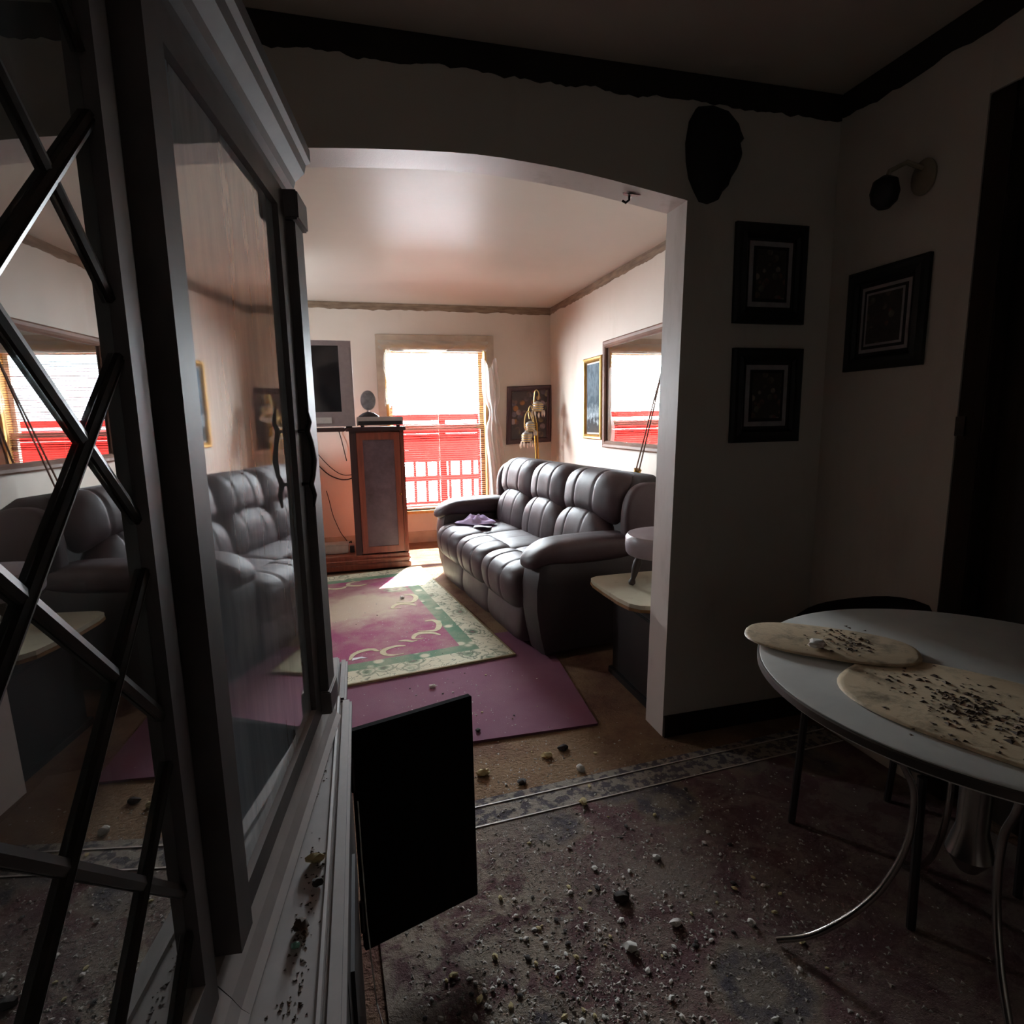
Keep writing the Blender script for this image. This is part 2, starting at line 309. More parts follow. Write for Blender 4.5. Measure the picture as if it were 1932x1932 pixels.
def build(name, g, mat, parent=None, smooth=False, bevel=0, world=True, thick=0, angle=40):
    """one mesh object; verts are in world coordinates unless world=False (then in the parent's frame)"""
    me = bpy.data.meshes.new(name); vs = g.v
    inv = None; org = Vector((0, 0, 0))
    if parent is not None and world:
        mw = Matrix.Identity(4); o = parent
        while o is not None: mw = o.matrix_basis @ mw; o = o.parent
        inv = mw.inverted(); vs = [inv @ v for v in vs]
    elif parent is None:
        xs = [v.x for v in vs]; ys = [v.y for v in vs]; zs = [v.z for v in vs]
        org = Vector(((min(xs)+max(xs))/2, (min(ys)+max(ys))/2, min(zs))); vs = [v-org for v in vs]
    me.from_pydata([tuple(v) for v in vs], [], g.f)
    bm = bmesh.new(); bm.from_mesh(me); bmesh.ops.recalc_face_normals(bm, faces=bm.faces)
    if bevel: bmesh.ops.bevel(bm, geom=bm.edges[:], offset=bevel, segments=2, affect='EDGES', clamp_overlap=True)
    bm.to_mesh(me); bm.free()
    if smooth or bevel:
        me.shade_smooth(); me.set_sharp_from_angle(angle=math.radians(angle))
    me.materials.append(mat if not isinstance(mat, str) else M[mat])
    ob = bpy.data.objects.new(name, me); COL.objects.link(ob); ob.location = org
    if parent is not None: ob.parent = parent
    if thick:
        md = ob.modifiers.new('thick', 'SOLIDIFY'); md.thickness = thick; md.offset = 0
    return ob
def tag(o, label, cat, group=None):
    o['label'] = label; o['category'] = cat
    if group: o['group'] = group
    return o
def thing(name, label, cat, loc=(0, 0, 0), rz=0, group=None):
    o = bpy.data.objects.new(name, None); COL.objects.link(o); o.location = loc; o.rotation_euler = (0, 0, rz); o.empty_display_size = .1
    return tag(o, label, cat, group)
def struct(name, g, mat, parent=None, **kw):
    o = build(name, g, mat, parent, **kw)
    if parent is None: o['kind'] = 'structure'
    return o
def pillow(center, half, e=.55, pleats=(), pd=.06, pw=.09, arch=0, arch_side=0, tilt=0, nu=64, nv=90, dent=None):
    """puffed cushion: half=(thickness x, width y, height z); pleats at fractions of the width; tilt about y (back reclines)"""
    g = G(); a, b, c = half; ct, st = math.cos(tilt), math.sin(tilt); rings = []
    sg = lambda q, p: math.copysign(abs(q)**p, q)
    for j in range(nv+1):
        yy = math.sin((-1+2*j/nv)*PI/2); cv = max(0, 1-abs(yy)**(2/e))**.5; ring = []      # poles on the width axis
        for i in range(nu):
            u = 2*PI*i/nu
            x = sg(cv, e)*sg(math.cos(u), .75); z = sg(cv, e)*sg(math.sin(u), .75)
            k = 1-pd*sum(math.exp(-abs((yy-p)/pw)**1.3) for p in pleats)
            x *= k; z *= 1-(1-k)*.6
            X, Y, Z = x*a, yy*b, z*c
            if arch_side and z*arch_side > 0: Z += arch*(1-yy*yy)*abs(z)
            X, Z = X*ct+Z*st, -X*st+Z*ct
            ring.append((center[0]+X, center[1]+Y, center[2]+Z))
        rings.append(ring)
    g.loft(rings, True, True); return g
def blob(r, seed, n=1, flat=.6):
    rd = random.Random(seed); bm = bmesh.new(); bmesh.ops.create_icosphere(bm, subdivisions=n, radius=1)
    k = (rd.uniform(.7, 1.3), rd.uniform(.6, 1.1), flat*rd.uniform(.7, 1.2))
    g = G(); g.v = [Vector((v.co.x*k[0], v.co.y*k[1], v.co.z*k[2]))*r*rd.uniform(.72, 1.2) for v in bm.verts]
    g.f = [tuple(v.index for v in f.verts) for f in bm.faces]; bm.free(); return g
def spline(pts, k=6):
    P = [Vector(p) for p in pts]; Q = []
    for i in range(len(P)-1):
        p0, p1, p2, p3 = P[max(i-1, 0)], P[i], P[i+1], P[min(i+2, len(P)-1)]
        for q in range(k):
            t = q/k; Q.append(.5*((2*p1)+(p2-p0)*t+(2*p0-5*p1+4*p2-p3)*t*t+(3*p1-p0-3*p2+p3)*t**3))
    return Q+[P[-1]]
def shift(g, p, rz=0):
    mt = Matrix.Translation(p) @ Matrix.Rotation(rz, 4, 'Z'); g.v = [mt @ v for v in g.v]; return g

# ------------------------------------------------------------------ room shell
ZC = 2.463; YP = 1.984; YP2 = 2.125; YB = 6.198; XR = 2.083; XF = 1.82; XL = -1.75
struct('floor', G().box(-1.9, 2.4, -2.2, 6.4, -.1, 0), 'floor')
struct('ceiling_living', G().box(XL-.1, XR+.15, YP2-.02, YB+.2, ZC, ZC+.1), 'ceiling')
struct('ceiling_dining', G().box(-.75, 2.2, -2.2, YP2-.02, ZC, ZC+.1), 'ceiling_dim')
g = G(); wx0, wx1, wz0, wz1 = .305, 1.365, .345, 2.06
g.box(XL, wx0, YB, YB+.16, 0, ZC); g.box(wx1, XR, YB, YB+.16, 0, ZC); g.box(wx0, wx1, YB, YB+.16, 0, wz0); g.box(wx0, wx1, YB, YB+.16, wz1, ZC)
struct('wall_back', g, 'wall')
struct('wall_right', G().box(XR, XR+.12, YP2, YB+.16, 0, ZC), 'wall')
lw = (4.80, 5.24, 1.45, 1.85)  # opening for the added unseen window
g = G().box(XL-.12, XL, YP2, lw[0], 0, ZC); g.box(XL-.12, XL, lw[1], YB+.16, 0, ZC); g.box(XL-.12, XL, lw[0], lw[1], 0, lw[2]); g.box(XL-.12, XL, lw[0], lw[1], lw[3], ZC)
struct('wall_left', g, 'wall')
# partition with the arched opening
arc = [(-.36, 2.075), (-.24, 2.094), (-.125, 2.109), (-.02, 2.118), (.09, 2.126), (.17, 2.131), (.254, 2.135), (.34, 2.138), (.42, 2.139), (.51, 2.136), (.60, 2.130), (.69, 2.123), (.787, 2.113), (.88, 2.101), (.983, 2.086), (1.08, 2.071), (1.184, 2.055)]
def part_wall(y0, y1):
    g = G()
    g.box(XL, -.36, y0, y1, 0, ZC)
    g.hexa([(1.136, y0, 0), (2.2, y0, 0), (2.2, y1, 0), (1.136, y1, 0), (1.184, y0, 2.055), (2.2, y0, 2.055), (2.2, y1, 2.055), (1.184, y1, 2.055)])
    g.box(1.184, 2.2, y0, y1, 2.055, ZC)
    for (xa, za), (xb, zb) in zip(arc[:-1], arc[1:]):
        g.hexa([(xa, y0, za), (xb, y0, zb), (xb, y1, zb), (xa, y1, za), (xa, y0, ZC), (xb, y0, ZC), (xb, y1, ZC), (xa, y1, ZC)])
    return g
wp = struct('wall_partition', part_wall(YP, YP2), 'wall_dining')
wp.data.materials.append(M['arch']); wp.data.materials.append(M['wall'])
for p in wp.data.polygons:
    n = p.normal; c = p.center + wp.location
    if n.y > .5: p.material_index = 2
    elif abs(n.y) < .5 and c.x < 1.25 and c.x > -.4 and c.z < 2.2: p.material_index = 1
struct('wall_dining_right', G().box(XF, XF+.3, 1.43, YP, 0, ZC), 'wall_dining')
g = G().box(XF, XF+.3, -2.2, .40, 0, ZC); g.box(XF, XF+.3, .40, 1.43, 2.2, ZC); struct('wall_dining_right_near', g, 'wall_dining')
struct('wall_dining_left', G().box(-.75, -.62, -2.2, YP, 0, ZC), 'wall_dining')
struct('wall_dining_rear', G().box(-.75, 2.2, -2.3, -2.2, 0, ZC), 'wall_dining')
# dark door in the right wall
struct('wall_leak_block', G().box(2.13, 2.2, -.2, 1.9, 0, ZC), 'door_dark')  # unseen panel added behind the door to stop sky light leaking in
d1 = struct('door_1', G().box(XF+.06, XF+.10, .48, 1.35, .01, 2.12), 'door_dark')
build('casing', G().box(XF+.002, XF+.12, 1.352, 1.429, 0, 2.198), 'door_dark', d1, bevel=.004)
build('casing', G().box(XF+.002, XF+.12, .402, .478, 0, 2.198), 'door_dark', d1, bevel=.004)
build('casing', G().box(XF+.002, XF+.12, .479, 1.351, 2.122, 2.198), 'door_dark', d1, bevel=.004)
for z0, z1 in ((.2, .95), (1.1, 1.95)): build('panel', G().box(XF+.048, XF+.0605, .6, 1.22, z0, z1), 'door_dark', d1, bevel=.005)
build('strike_plate', G().box(XF-.004, XF+.004, 1.40, 1.43, 1.22, 1.28), 'oldbrass', d1)
# ragged strips of old glue where the crown moulding was
def ragged(fn, L, z1, zlo, th, seed, n=140, amp=.006):
    rd = random.Random(seed); g = G(); w = 0; rings = []
    for i in range(n+1):
        w = .7*w+rd.uniform(-1, 1)*amp; x = L*i/n
        rings.append([fn(x, 0, z1), fn(x, th, z1), fn(x, th*.6, zlo+w), fn(x, 0, zlo+w)])
    return g.loft(rings)
struct('trim_1', ragged(lambda x, o, z: (XL+x, YB-o, z), XR-XL, ZC-.001, ZC-.068, .006, 1), 'stain')
struct('trim_2', ragged(lambda x, o, z: (XR-o, YP2+x, z), YB-YP2-.007, ZC-.001, ZC-.068, .006, 2), 'stain')
struct('trim_3', ragged(lambda x, o, z: (-.61+x, YP-o, z), XF+.61, ZC-.001, ZC-.088, .007, 3, amp=.006), 'stain_dark')
struct('trim_4', ragged(lambda x, o, z: (XF-o, -2.19+x, z), YP+2.18, ZC-.001, ZC-.088, .007, 4, amp=.006), 'stain_dark')
struct('baseboard_1', G().box(1.14, XF-.012, YP-.012, YP, 0, .09), 'door_dark')
struct('baseboard_2', G().box(XL, XR-.015, YB-.015, YB, 0, .12), 'casing')
struct('baseboard_3', G().box(XR-.015, XR, YP2, YB, 0, .12), 'casing')

# ------------------------------------------------------------------ window with sashes, blind, film
win = struct('window_1', G().box(wx0, wx1, YB-.03, YB+.17, wz0-.03, wz0), 'pine', bevel=.004)      # stool board
build('casing', G().box(.225, .305, YB-.018, YB, wz0-.1, 2.16), 'casing', win, bevel=.003)
build('casing', G().box(1.365, 1.445, YB-.018, YB, wz0-.1, 2.16), 'casing', win, bevel=.003)
build('casing', G().box(.305, 1.365, YB-.018, YB, 2.06, 2.16), 'casing', win, bevel=.003)
build('jamb', G().box(wx0, wx0+.022, YB-.01, YB+.16, wz0, wz1), 'pine', win)
build('jamb', G().box(wx1-.022, wx1, YB-.01, YB+.16, wz0, wz1), 'pine', win)
build('jamb', G().box(wx0+.022, wx1-.022, YB-.01, YB+.16, wz1-.022, wz1), 'pine', win)
for za, zb, y in ((.345, 1.24, 6.275), (1.20, 2.038, 6.315)):
    f = G(); x0, x1 = wx0+.022, wx1-.022; w = .045
    f.box(x0, x0+w, y, y+.035, za, zb); f.box(x1-w, x1, y, y+.035, za, zb); f.box(x0+w, x1-w, y, y+.035, za, za+w); f.box(x0+w, x1-w, y, y+.035, zb-w, zb)
    sh = build('sash', f, 'sash', win)
    build('pane', G().box(x0+w, x1-w, y+.015, y+.019, za+w, zb-w), 'pane', sh)
def filmfn(x0, x1, z0, z1, y, seed):
    rd = random.Random(seed); ph = [rd.uniform(0, 6) for _ in range(6)]
    def f(u, v):
        e = .02*math.sin(9*u+ph[0])+.012*math.sin(23*u+ph[1]); s = .015*math.sin(11*v+ph[2])
        return (x0+(x1-x0)*u+s*(u-.5)*2, y-.006-.006*abs(math.sin(17*u+5*v+ph[3])), z0+(z1-z0)*v+e*(1-v))
    return f
for a in ((.30, .375, 1.45, 2.08, YB-.021, 2), (.26, 1.37, 2.00, 2.10, YB-.022, 1)):
    build('plastic_film', G().grid(filmfn(*a), 26, 10), 'film', win, smooth=True)
bl = thing('window_blind', 'dark red horizontal slat blind hanging in the bright living room window', 'blind', (.835, YB+.035, .36))
build('headrail', G().box(.335, 1.335, YB+.015, YB+.05, 2.0, 2.035), 'sash', bl, bevel=.004)
sl_me = None; N = 72; zs0, zs1 = .385, 1.985; tl = math.radians(16)
for i in range(N):
    z = zs0+(zs1-zs0)*i/(N-1)
    if sl_me is None:
        g = G(); pr = []
        for k in range(4):
            q = (k/3-.5)*.022; pr.append((q*math.cos(tl), q*math.sin(tl)+.0018*(1-(q/.011)**2)))
        ring = [(-.495, y, zz) for y, zz in pr]+[(-.495, y, zz-.0007) for y, zz in reversed(pr)]
        g.loft([ring, [(.495, y, zz) for _, y, zz in ring]])
        o = build('slat', g, 'slat', bl, world=False); sl_me = o.data
    else:
        o = bpy.data.objects.new('slat', sl_me); COL.objects.link(o); o.parent = bl
    o.location = (random.uniform(-.003, .003), 0, z-.36); o.rotation_euler = (random.gauss(0, .035), random.gauss(0, .003), 0)
build('bottom_rail', G().box(.34, 1.33, YB+.022, YB+.046, .352, .370), 'sash', bl, bevel=.003)
for x in (.40, .84, 1.27):
    for dy in (.020, .050): build('ladder_cord', G().tube([(x, YB+dy, .37), (x, YB+dy, 2.0)], .0012, 4), 'cord_glint', bl)
w2 = struct('added_window_left', G().box(XL-.13, XL+.03, lw[0], lw[1], lw[2]-.03, lw[2]), 'casing', bevel=.004)  # unseen window added to bring more daylight onto the back wall
f = G(); f.box(XL-.08, XL-.045, lw[0], lw[0]+.03, lw[2], lw[3]); f.box(XL-.08, XL-.045, lw[1]-.03, lw[1], lw[2], lw[3]); f.box(XL-.08, XL-.045, lw[0]+.03, lw[1]-.03, lw[2], lw[2]+.03); f.box(XL-.08, XL-.045, lw[0]+.03, lw[1]-.03, lw[3]-.03, lw[3])
sh = build('sash', f, 'sash', w2); build('pane', G().box(XL-.065, XL-.061, lw[0]+.03, lw[1]-.03, lw[2]+.03, lw[3]-.03), 'pane', sh)
for ya, yb, za, zb in ((lw[0]-.07, lw[0], lw[2]-.03, lw[3]+.07), (lw[1], lw[1]+.07, lw[2]-.03, lw[3]+.07), (lw[0], lw[1], lw[3], lw[3]+.07)): build('casing', G().box(XL, XL+.018, ya, yb, za, zb), 'casing', w2)
# torn sheer gathered at the right of the window
def sheer(u, v):
    z = .42+1.46*v; kn = math.exp(-((z-1.36)/.13)**2)
    wd = .17*(1-.72*kn)+.05*(1-v); x0 = 1.352+.05*kn-.03*v+.03*(1-v)
    return (x0+wd*(u-.15)+.012*math.sin(7*v+2*u), YB-.045-.018*math.sin(u*19+v*3)*(1-.5*kn)-.02*kn, z+.05*math.sin(u*8+1)*(v > .97))
sh = tag(build('sheer_curtain', G().grid(sheer, 36, 44), 'sheer', smooth=True), 'torn white sheer curtain gathered at the right side of the window', 'curtain')

# ------------------------------------------------------------------ outside: yard and red slatted fence
struct('ground', G().box(-6, 8, 6.5, 16, -.5, -.4), 'yard')
fe = thing('yard_fence', 'dark red slatted fence outside, behind the lower half of the window blind', 'fence', (1.0, 7.4, -.4))
for z0, z1 in ((1.29, 1.36), (1.13, 1.25), (.94, 1.12), (.78, .93), (.53, .60), (.18, .27), (-.1, .0)):
    build('rail', G().box(-1.2, 3.2, 7.39, 7.42, z0, z1), 'fence', fe)
for x in [-.95+.148*i for i in range(28)]: build('baluster', G().box(x-.017, x+.017, 7.422, 7.45, -.4, .78), 'fence', fe)
for x in (-1.1, 1.05, 1.55, 3.1): build('post', G().box(x-.04, x+.04, 7.452, 7.53, -.4, 1.36), 'fence', fe)

# ------------------------------------------------------------------ floor coverings
def rot2(o, a): return lambda x, y, z: (o[0]+x*math.cos(a)-y*math.sin(a), o[1]+x*math.sin(a)+y*math.cos(a), z)
pc = G().prism([(-.9, 2.19), (.377, 2.154), (.919, 2.139), (.975, 2.78), (1.02, 3.3), (-.9, 3.3)], 0, .010)
tag(build('plum_carpet', pc, 'plum'), 'plain plum carpet piece lying in the archway before the patterned rug', 'carpet')
ra = math.radians(8.0); corner = (.772, 2.932)
ro = (corner[0]-LX*math.cos(ra), corner[1]-LX*math.sin(ra))
rug = thing('patterned_rug', 'maroon rug with green and cream floral border under the sofa', 'rug', (ro[0], ro[1], .0105), ra)
n = 40
build('pile', G().prism([(0, 0), (LX, 0), (LX, LY), (0, LY)], 0, .011), 'rug', rug, world=False)
M['scroll'] = simple('cream_scroll_pile', '#c8bd9f', '#b5aa8c', 40, .95, spec=.1)
def scroll(pts, w):
    """tapering ribbon through pts (cream scroll woven into the pile, 1 mm proud)"""
    g = G(); P = [Vector((x, y, 0)) for x, y in pts]; Q = []
    for i in range(len(P)-1):
        p0, p1, p2, p3 = P[max(i-1, 0)], P[i], P[i+1], P[min(i+2, len(P)-1)]
        for k in range(6):
            s = k/6; Q.append(.5*((2*p1)+(p2-p0)*s+(2*p0-5*p1+4*p2-p3)*s*s+(3*p1-p0-3*p2+p3)*s**3))
    Q.append(P[-1]); L = []
    for i, q in enumerate(Q):
        d = (Q[min(i+1, len(Q)-1)]-Q[max(i-1, 0)]).normalized(); nrm = Vector((-d.y, d.x, 0)); f = i/(len(Q)-1)
        ww = w*(.25+.75*math.sin(PI*min(f*1.15, 1))**.7)
        L.append([q+nrm*ww+Vector((0, 0, .0102)), q-nrm*ww+Vector((0, 0, .0102)), q-nrm*ww+Vector((0, 0, .0125)), q+nrm*ww+Vector((0, 0, .0125))])
    return g.loft(L)
ARC = [(1.449, .30), (1.48, .372), (1.531, .405), (1.585, .405), (1.61, .37), (1.635, .36)]
CEE = [(1.772, .375), (1.72, .392), (1.66, .374), (1.635, .34), (1.644, .295), (1.691, .266), (1.739, .268)]
TAIL = [(1.748, .463), (1.789, .454), (1.823, .425), (1.855, .432)]
ESS = [(1.975, .729), (2.03, .722), (2.045, .642), (2.005, .55), (1.952, .55), (1.891, .579)]
ESS2 = [(2.0, .449), (1.971, .50), (1.904, .535), (1.861, .515), (1.84, .461), (1.895, .445)]
for k in range(3):
    for q, w in ((ARC, .017), (CEE, .017), (TAIL, .013)): build('scroll_motif', scroll([(x-.62*k, y) for x, y in q], w), 'scroll', rug, world=False)
for q, w in ((ESS, .018), (ESS2, .017)):
    for k in range(2): build('scroll_motif', scroll([(x, y+.62*k) for x, y in q], w), 'scroll', rug, world=False)
for k in range(2):
    for q, w in ((ARC, .017), (CEE, .017)): build('scroll_motif', scroll([(x-.62*k, LY-y) for x, y in q], w), 'scroll', rug, world=False)
dr = rot2((-.40, 1.775), math.radians(3.2))
dirty = thing('littered_rug', 'filthy patterned rug littered with plaster in the dark front room', 'rug', (-.045+2.9*math.sin(math.radians(3.2)), 1.770-2.9*math.cos(math.radians(3.2)), 0), math.radians(3.2))
build('pile', G().prism([(0, 0), (1.84, 0), (1.84, 2.9), (0, 2.9)], 0, .008), 'rug_dirty', dirty, world=False)
for y in (2.86, 2.765): build('border_cord', G().box(.0, 1.84, y, y+.005, .007, .0105), 'whitish', dirty, world=False)

# ------------------------------------------------------------------ sofa
SA = math.radians(7.5)
so = thing('reclining_sofa', 'brown leather three-seat reclining sofa with puffy pleated cushions by the mirror wall', 'sofa', (.84, 2.80, .022), SA)
Ls, aw = 2.06, .23; sw = (Ls-2*aw)/3
def sb(name, g, mat='leather', **kw): return build(name, g, mat, so, world=False, smooth=True, **kw)
sb('frame', G().box(.07, .86, .06, Ls-.06, .008, .34), 'leather_dark', bevel=.03)
# outer back shell, rounded section swept along the width
def shell():
    prof = [(.62, .30), (.60, .60), (.66, .86), (.72, .93), (.80, .945), (.875, .90), (.91, .80), (.92, .5), (.90, .06), (.66, .06)]
    g = G(); rings = []
    for y, k in ((.045, .90), (.06, .96), (.10, 1), (Ls-.10, 1), (Ls-.06, .96), (Ls-.045, .90)):
        rings.append([(.76+(x-.76)*k, y, .5+(z-.5)*k) for x, z in prof])
    return g.loft(rings)
sb('back_shell', shell(), 'leather_dark')
for i in range(3):
    y0 = aw+sw*i; yc = y0+sw/2; pl = (-.36, .34); hw = sw/2+.004
    sb('seat_pad', pillow((.40, yc, .385), (.30, hw+.012, .075), .34, (-.02,), .05, .05))
    sb('footrest_roll', pillow((.104, yc, .330), (.150, hw+.016, .135), .40, pl, .075, .035, tilt=-.12))
    sb('front_panel', pillow((.085, yc, .148), (.085, hw+.008, .150), .34, (), 0, tilt=.10))
    bw = hw+.016 if i == 1 else hw+.05; by = yc+(-.035 if i == 0 else .035 if i == 2 else 0)
    sb('lumbar_cushion', pillow((.60, yc, .515), (.135, hw+.02, .16), .46, pl, .045, .025, arch=.06, arch_side=1, tilt=.18))
    sb('headrest_cushion', pillow((.70, by, .775), (.165, bw, .185), .48, pl, .05, .028, arch=.075, arch_side=-1, tilt=.12))
for k, (ya, sgn) in enumerate(((aw/2, -1), (Ls-aw/2, 1))):
    # side body: rounded slab with a bulging front
    prof = [(.065, .012), (.040, .12), (.020, .26), (.02, .38), (.04, .50), (.09, .56), (.80, .56), (.88, .45), (.88, .02)]
    rings = []
    for f, kk in ((-.5, .93), (-.44, .985), (-.3, 1), (.3, 1), (.44, .985), (.5, .93)):
        rings.append([(.45+(x-.45)*kk, ya+f*(aw-.01), .30+(z-.30)*kk) for x, z in prof])
    am = sb('armrest', G().loft(rings), 'leather_dark')
    gg = G(); gg = pillow((.375, ya, .562), (.385, .135, .072), .62, (), 0, nu=64, nv=32)
    for v in gg.v:                                     # droop the front end of the pad over the arm
        f = max(0, (.16-v.x)/.2); v.z -= .05*f*f+.02*f
    build('arm_pad', gg, 'leather', am, world=False, smooth=True)
    sb('back_wing', pillow((.74, .05 if k == 0 else Ls-.05, .68), (.17, .055, .23), .55, (), 0), 'leather')

def cloth_heap():
    rd = random.Random(5); ph = [rd.uniform(0, 6.28) for _ in range(8)]
    def f(u, v):
        a = 2*PI*u; r = v
        R = (.15+.025*math.sin(3*a+ph[0])+.018*math.sin(5*a+ph[1]))*r
        h = (.042*(1-r**2.2)+.014*math.sin(3*a+5*r+ph[2])*math.sin(PI*min(r*.9, 1))+.009*math.sin(5*a-7*r+ph[3])*math.sin(PI*r))
        return (.865+R*math.cos(a)*.9, 4.46+R*math.sin(a)*1.1, .4975+max(h, .002))
    return G().grid(f, 72, 22)
tag(build('cloth_heap', cloth_heap(), 'cloth', smooth=True, thick=.003), 'crumpled lavender cloth lying on the sofa seat', 'cloth')
pg = G(); fnp = rot2((.80, 4.24), -.4)
pg.grid(lambda u, v: fnp(.13*u, .10*v, .492+.006*math.sin(3*u+2*v)), 8, 6)
tag(build('paper_sheet', pg, 'paper', smooth=True, thick=.0012), 'small white sheet of paper on the sofa beside the lavender cloth', 'paper')

# ------------------------------------------------------------------ mirror and pictures
def frame_parts(root, fn, w, h, b, d, fm, profile=True):
    """four mitred rails of width b; fn(a, o, z): a along the wall 0..w, o out of the wall, z up 0..h"""
    q = [(0, 0), (w, 0), (w, h), (0, h)]; qi = [(b, b), (w-b, b), (w-b, h-b), (b, h-b)]
    for i in range(4):
        a0, a1, i0, i1 = q[i], q[(i+1) % 4], qi[i], qi[(i+1) % 4]
        mid = lambda p, r, t: (p[0]+(r[0]-p[0])*t, p[1]+(r[1]-p[1])*t)
        rings = []
        for A, I in ((a0, i0), (a1, i1)):
            rings.append([fn(*(lambda m, o: (m[0], o, m[1]))(mid(A, I, t), o)) for t, o in ((0, .001), (0, d*.7), (.18, d), (.5, d*.85), (.8, d), (1, d*.6), (1, .001))])
        build('frame_rail', G().loft(rings), fm, root)
def panel(root, name, fn, a0, a1, o0, o1, z0, z1, mat): return build(name, G().fbox(fn, a0, a1, o0, o1, z0, z1), mat, root)
mf = lambda a, o, z: (XR-o, 4.735-a, 1.035+z)
mi = thing('wall_mirror', 'large brown framed mirror above the sofa reflecting the window', 'mirror', (XR, 4.02, 1.035))
frame_parts(mi, mf, 1.43, .895, .06, .03, 'mirror_frame'); panel(mi, 'glass', mf, .058, 1.372, .002, .010, .058, .837, 'mirror')
gf = lambda a, o, z: (XR-o, 5.18-a, 1.10+z)
gp = thing('picture', 'gilt framed tall blue-grey seascape picture left of the big mirror', 'picture', (XR, 4.97, 1.10))
frame_parts(gp, gf, .425, .725, .045, .03, 'gilt'); panel(gp, 'mat', gf, .044, .381, .002, .007, .044, .681, 'whitish'); panel(gp, 'print', gf, .058, .367, .007, .008, .058, .667, 'print_sea')
pa = -.035; pf = lambda a, o, z: (1.565+a*math.cos(pa)-z*math.sin(pa)*-1*-1, YB-o, 1.018+z*math.cos(pa)+a*math.sin(-pa))
pp = thing('picture', 'dark plum framed floral picture hanging crooked behind the crystal lamp', 'picture', (1.82, YB, 1.02))
frame_parts(pp, pf, .51, .62, .055, .025, 'frame_purple'); panel(pp, 'print', pf, .054, .456, .002, .008, .054, .566, 'print_floral')
def dining_picture(label, fn, w, h, loc, twin):
    r = thing('picture', label, 'picture', loc, 0, 'black framed botanical prints in the dining room')
    frame_parts(r, fn, w, h, .05, .022, 'frame_black'); panel(r, 'mat', fn, .049, w-.049, .002, .006, .049, h-.049, 'mat_dark')
    a = .062; panel(r, 'inner_border', fn, a, w-a, .006, .008, a, h-a, 'mat_line')
    a = .080 if not twin else .074; panel(r, 'inner_mat', fn, a, w-a, .008, .0095, a, h-a, 'mat_dark')
    if twin: a = .084; panel(r, 'inner_border', fn, a, w-a, .0095, .0105, a, h-a, 'mat_line')
    a = .092; panel(r, 'print', fn, a, w-a, .0105, .0115, a, h-a, 'print_botanical')
dining_picture('black framed print on the partition wall, upper one of two', lambda a, o, z: (1.382+a, YP-o, 1.637+z), .312, .358, (1.54, YP, 1.637), False)
dining_picture('black framed print on the partition wall, lower one of two', lambda a, o, z: (1.390+a, YP-o, 1.190+z), .312, .357, (1.545, YP, 1.19), False)
dining_picture('black framed print with double pale border on the right wall', lambda a, o, z: (XF-o, 1.880-a, 1.450+z), .322, .353, (XF, 1.72, 1.45), True)
# carved plaque at the arch's corner
def plaque():
    out = [(1.205, 2.352), (1.262, 2.362), (1.325, 2.350), (1.362, 2.318), (1.392, 2.268), (1.378, 2.252), (1.384, 2.205), (1.368, 2.168), (1.345, 2.135), (1.335, 2.108), (1.312, 2.086), (1.298, 2.060), (1.262, 2.046), (1.228, 2.052), (1.206, 2.085), (1.184, 2.125), (1.172, 2.18), (1.168, 2.24), (1.180, 2.31)]
    cx, cz = 1.28, 2.21; g = G(); rings = []
    for k, o in ((1, .002), (1, .02), (.82, .042), (.5, .056), (.15, .052)):
        rings.append([(cx+(x-cx)*k, YP-o-(.008 if (i % 3 == 0 and .3 < k < .9) else 0), cz+(z-cz)*k) for i, (x, z) in enumerate(out)])
    return g.loft(rings)
tag(build('wall_plaque', plaque(), 'plaque', smooth=True, angle=60), 'black jagged carved plaque hanging at the top right corner of the arch', 'plaque')
sc = thing('wall_sconce', 'small ivory wall sconce with a dark round cup on the right wall', 'sconce', (XF, 1.64, 2.03))
def disc(c, r, d, rx=1, n=24):
    g = G(); rings = []
    for k, o in ((1, 0), (1, d*.5), (.85, d), (.4, d*1.1)): rings.append([(c[0]-o, c[1]+r*rx*k*math.cos(2*PI*i/n), c[2]+r*k*math.sin(2*PI*i/n)) for i in range(n)])
    return g.loft(rings)
build('backplate', disc((XF-.001, 1.615, 2.045), .055, .012, .8), 'sconce', sc, smooth=True)
build('arm', G().tube([(XF-.012, 1.615, 2.07), (XF-.06, 1.63, 2.09), (XF-.10, 1.655, 2.07), (XF-.10, 1.665, 2.045)], .008, 8), 'sconce', sc, smooth=True)
build('cup', G().lathe([(.012, .05), (.036, .035), (.044, .0), (.038, -.03), (.018, -.05)], (XF-.10, 1.668, 2.01), 18), 'frame_black', sc, smooth=True)
hk = thing('hook', 'small dark curled hook under the arch near the right jamb', 'hook', (.99, 2.05, 2.085))
build('plate', G().lathe([(.001, .0), (.012, -.001), (.014, -.004), (.001, -.005)], (.99, 2.05, 2.0858), 12), 'oldbrass', hk)
build('shank', G().tube([(.99, 2.05, 2.081), (.99, 2.05, 2.065), (.978, 2.052, 2.055), (.965, 2.055, 2.063)], .0045, 8), 'oldbrass', hk, smooth=True)
build('flap', G().prism([(.955, 2.03), (1.03, 2.035), (1.02, 2.05), (.99, 2.056), (.965, 2.047)], 2.0785, 2.0805), 'redwood_dark', hk)

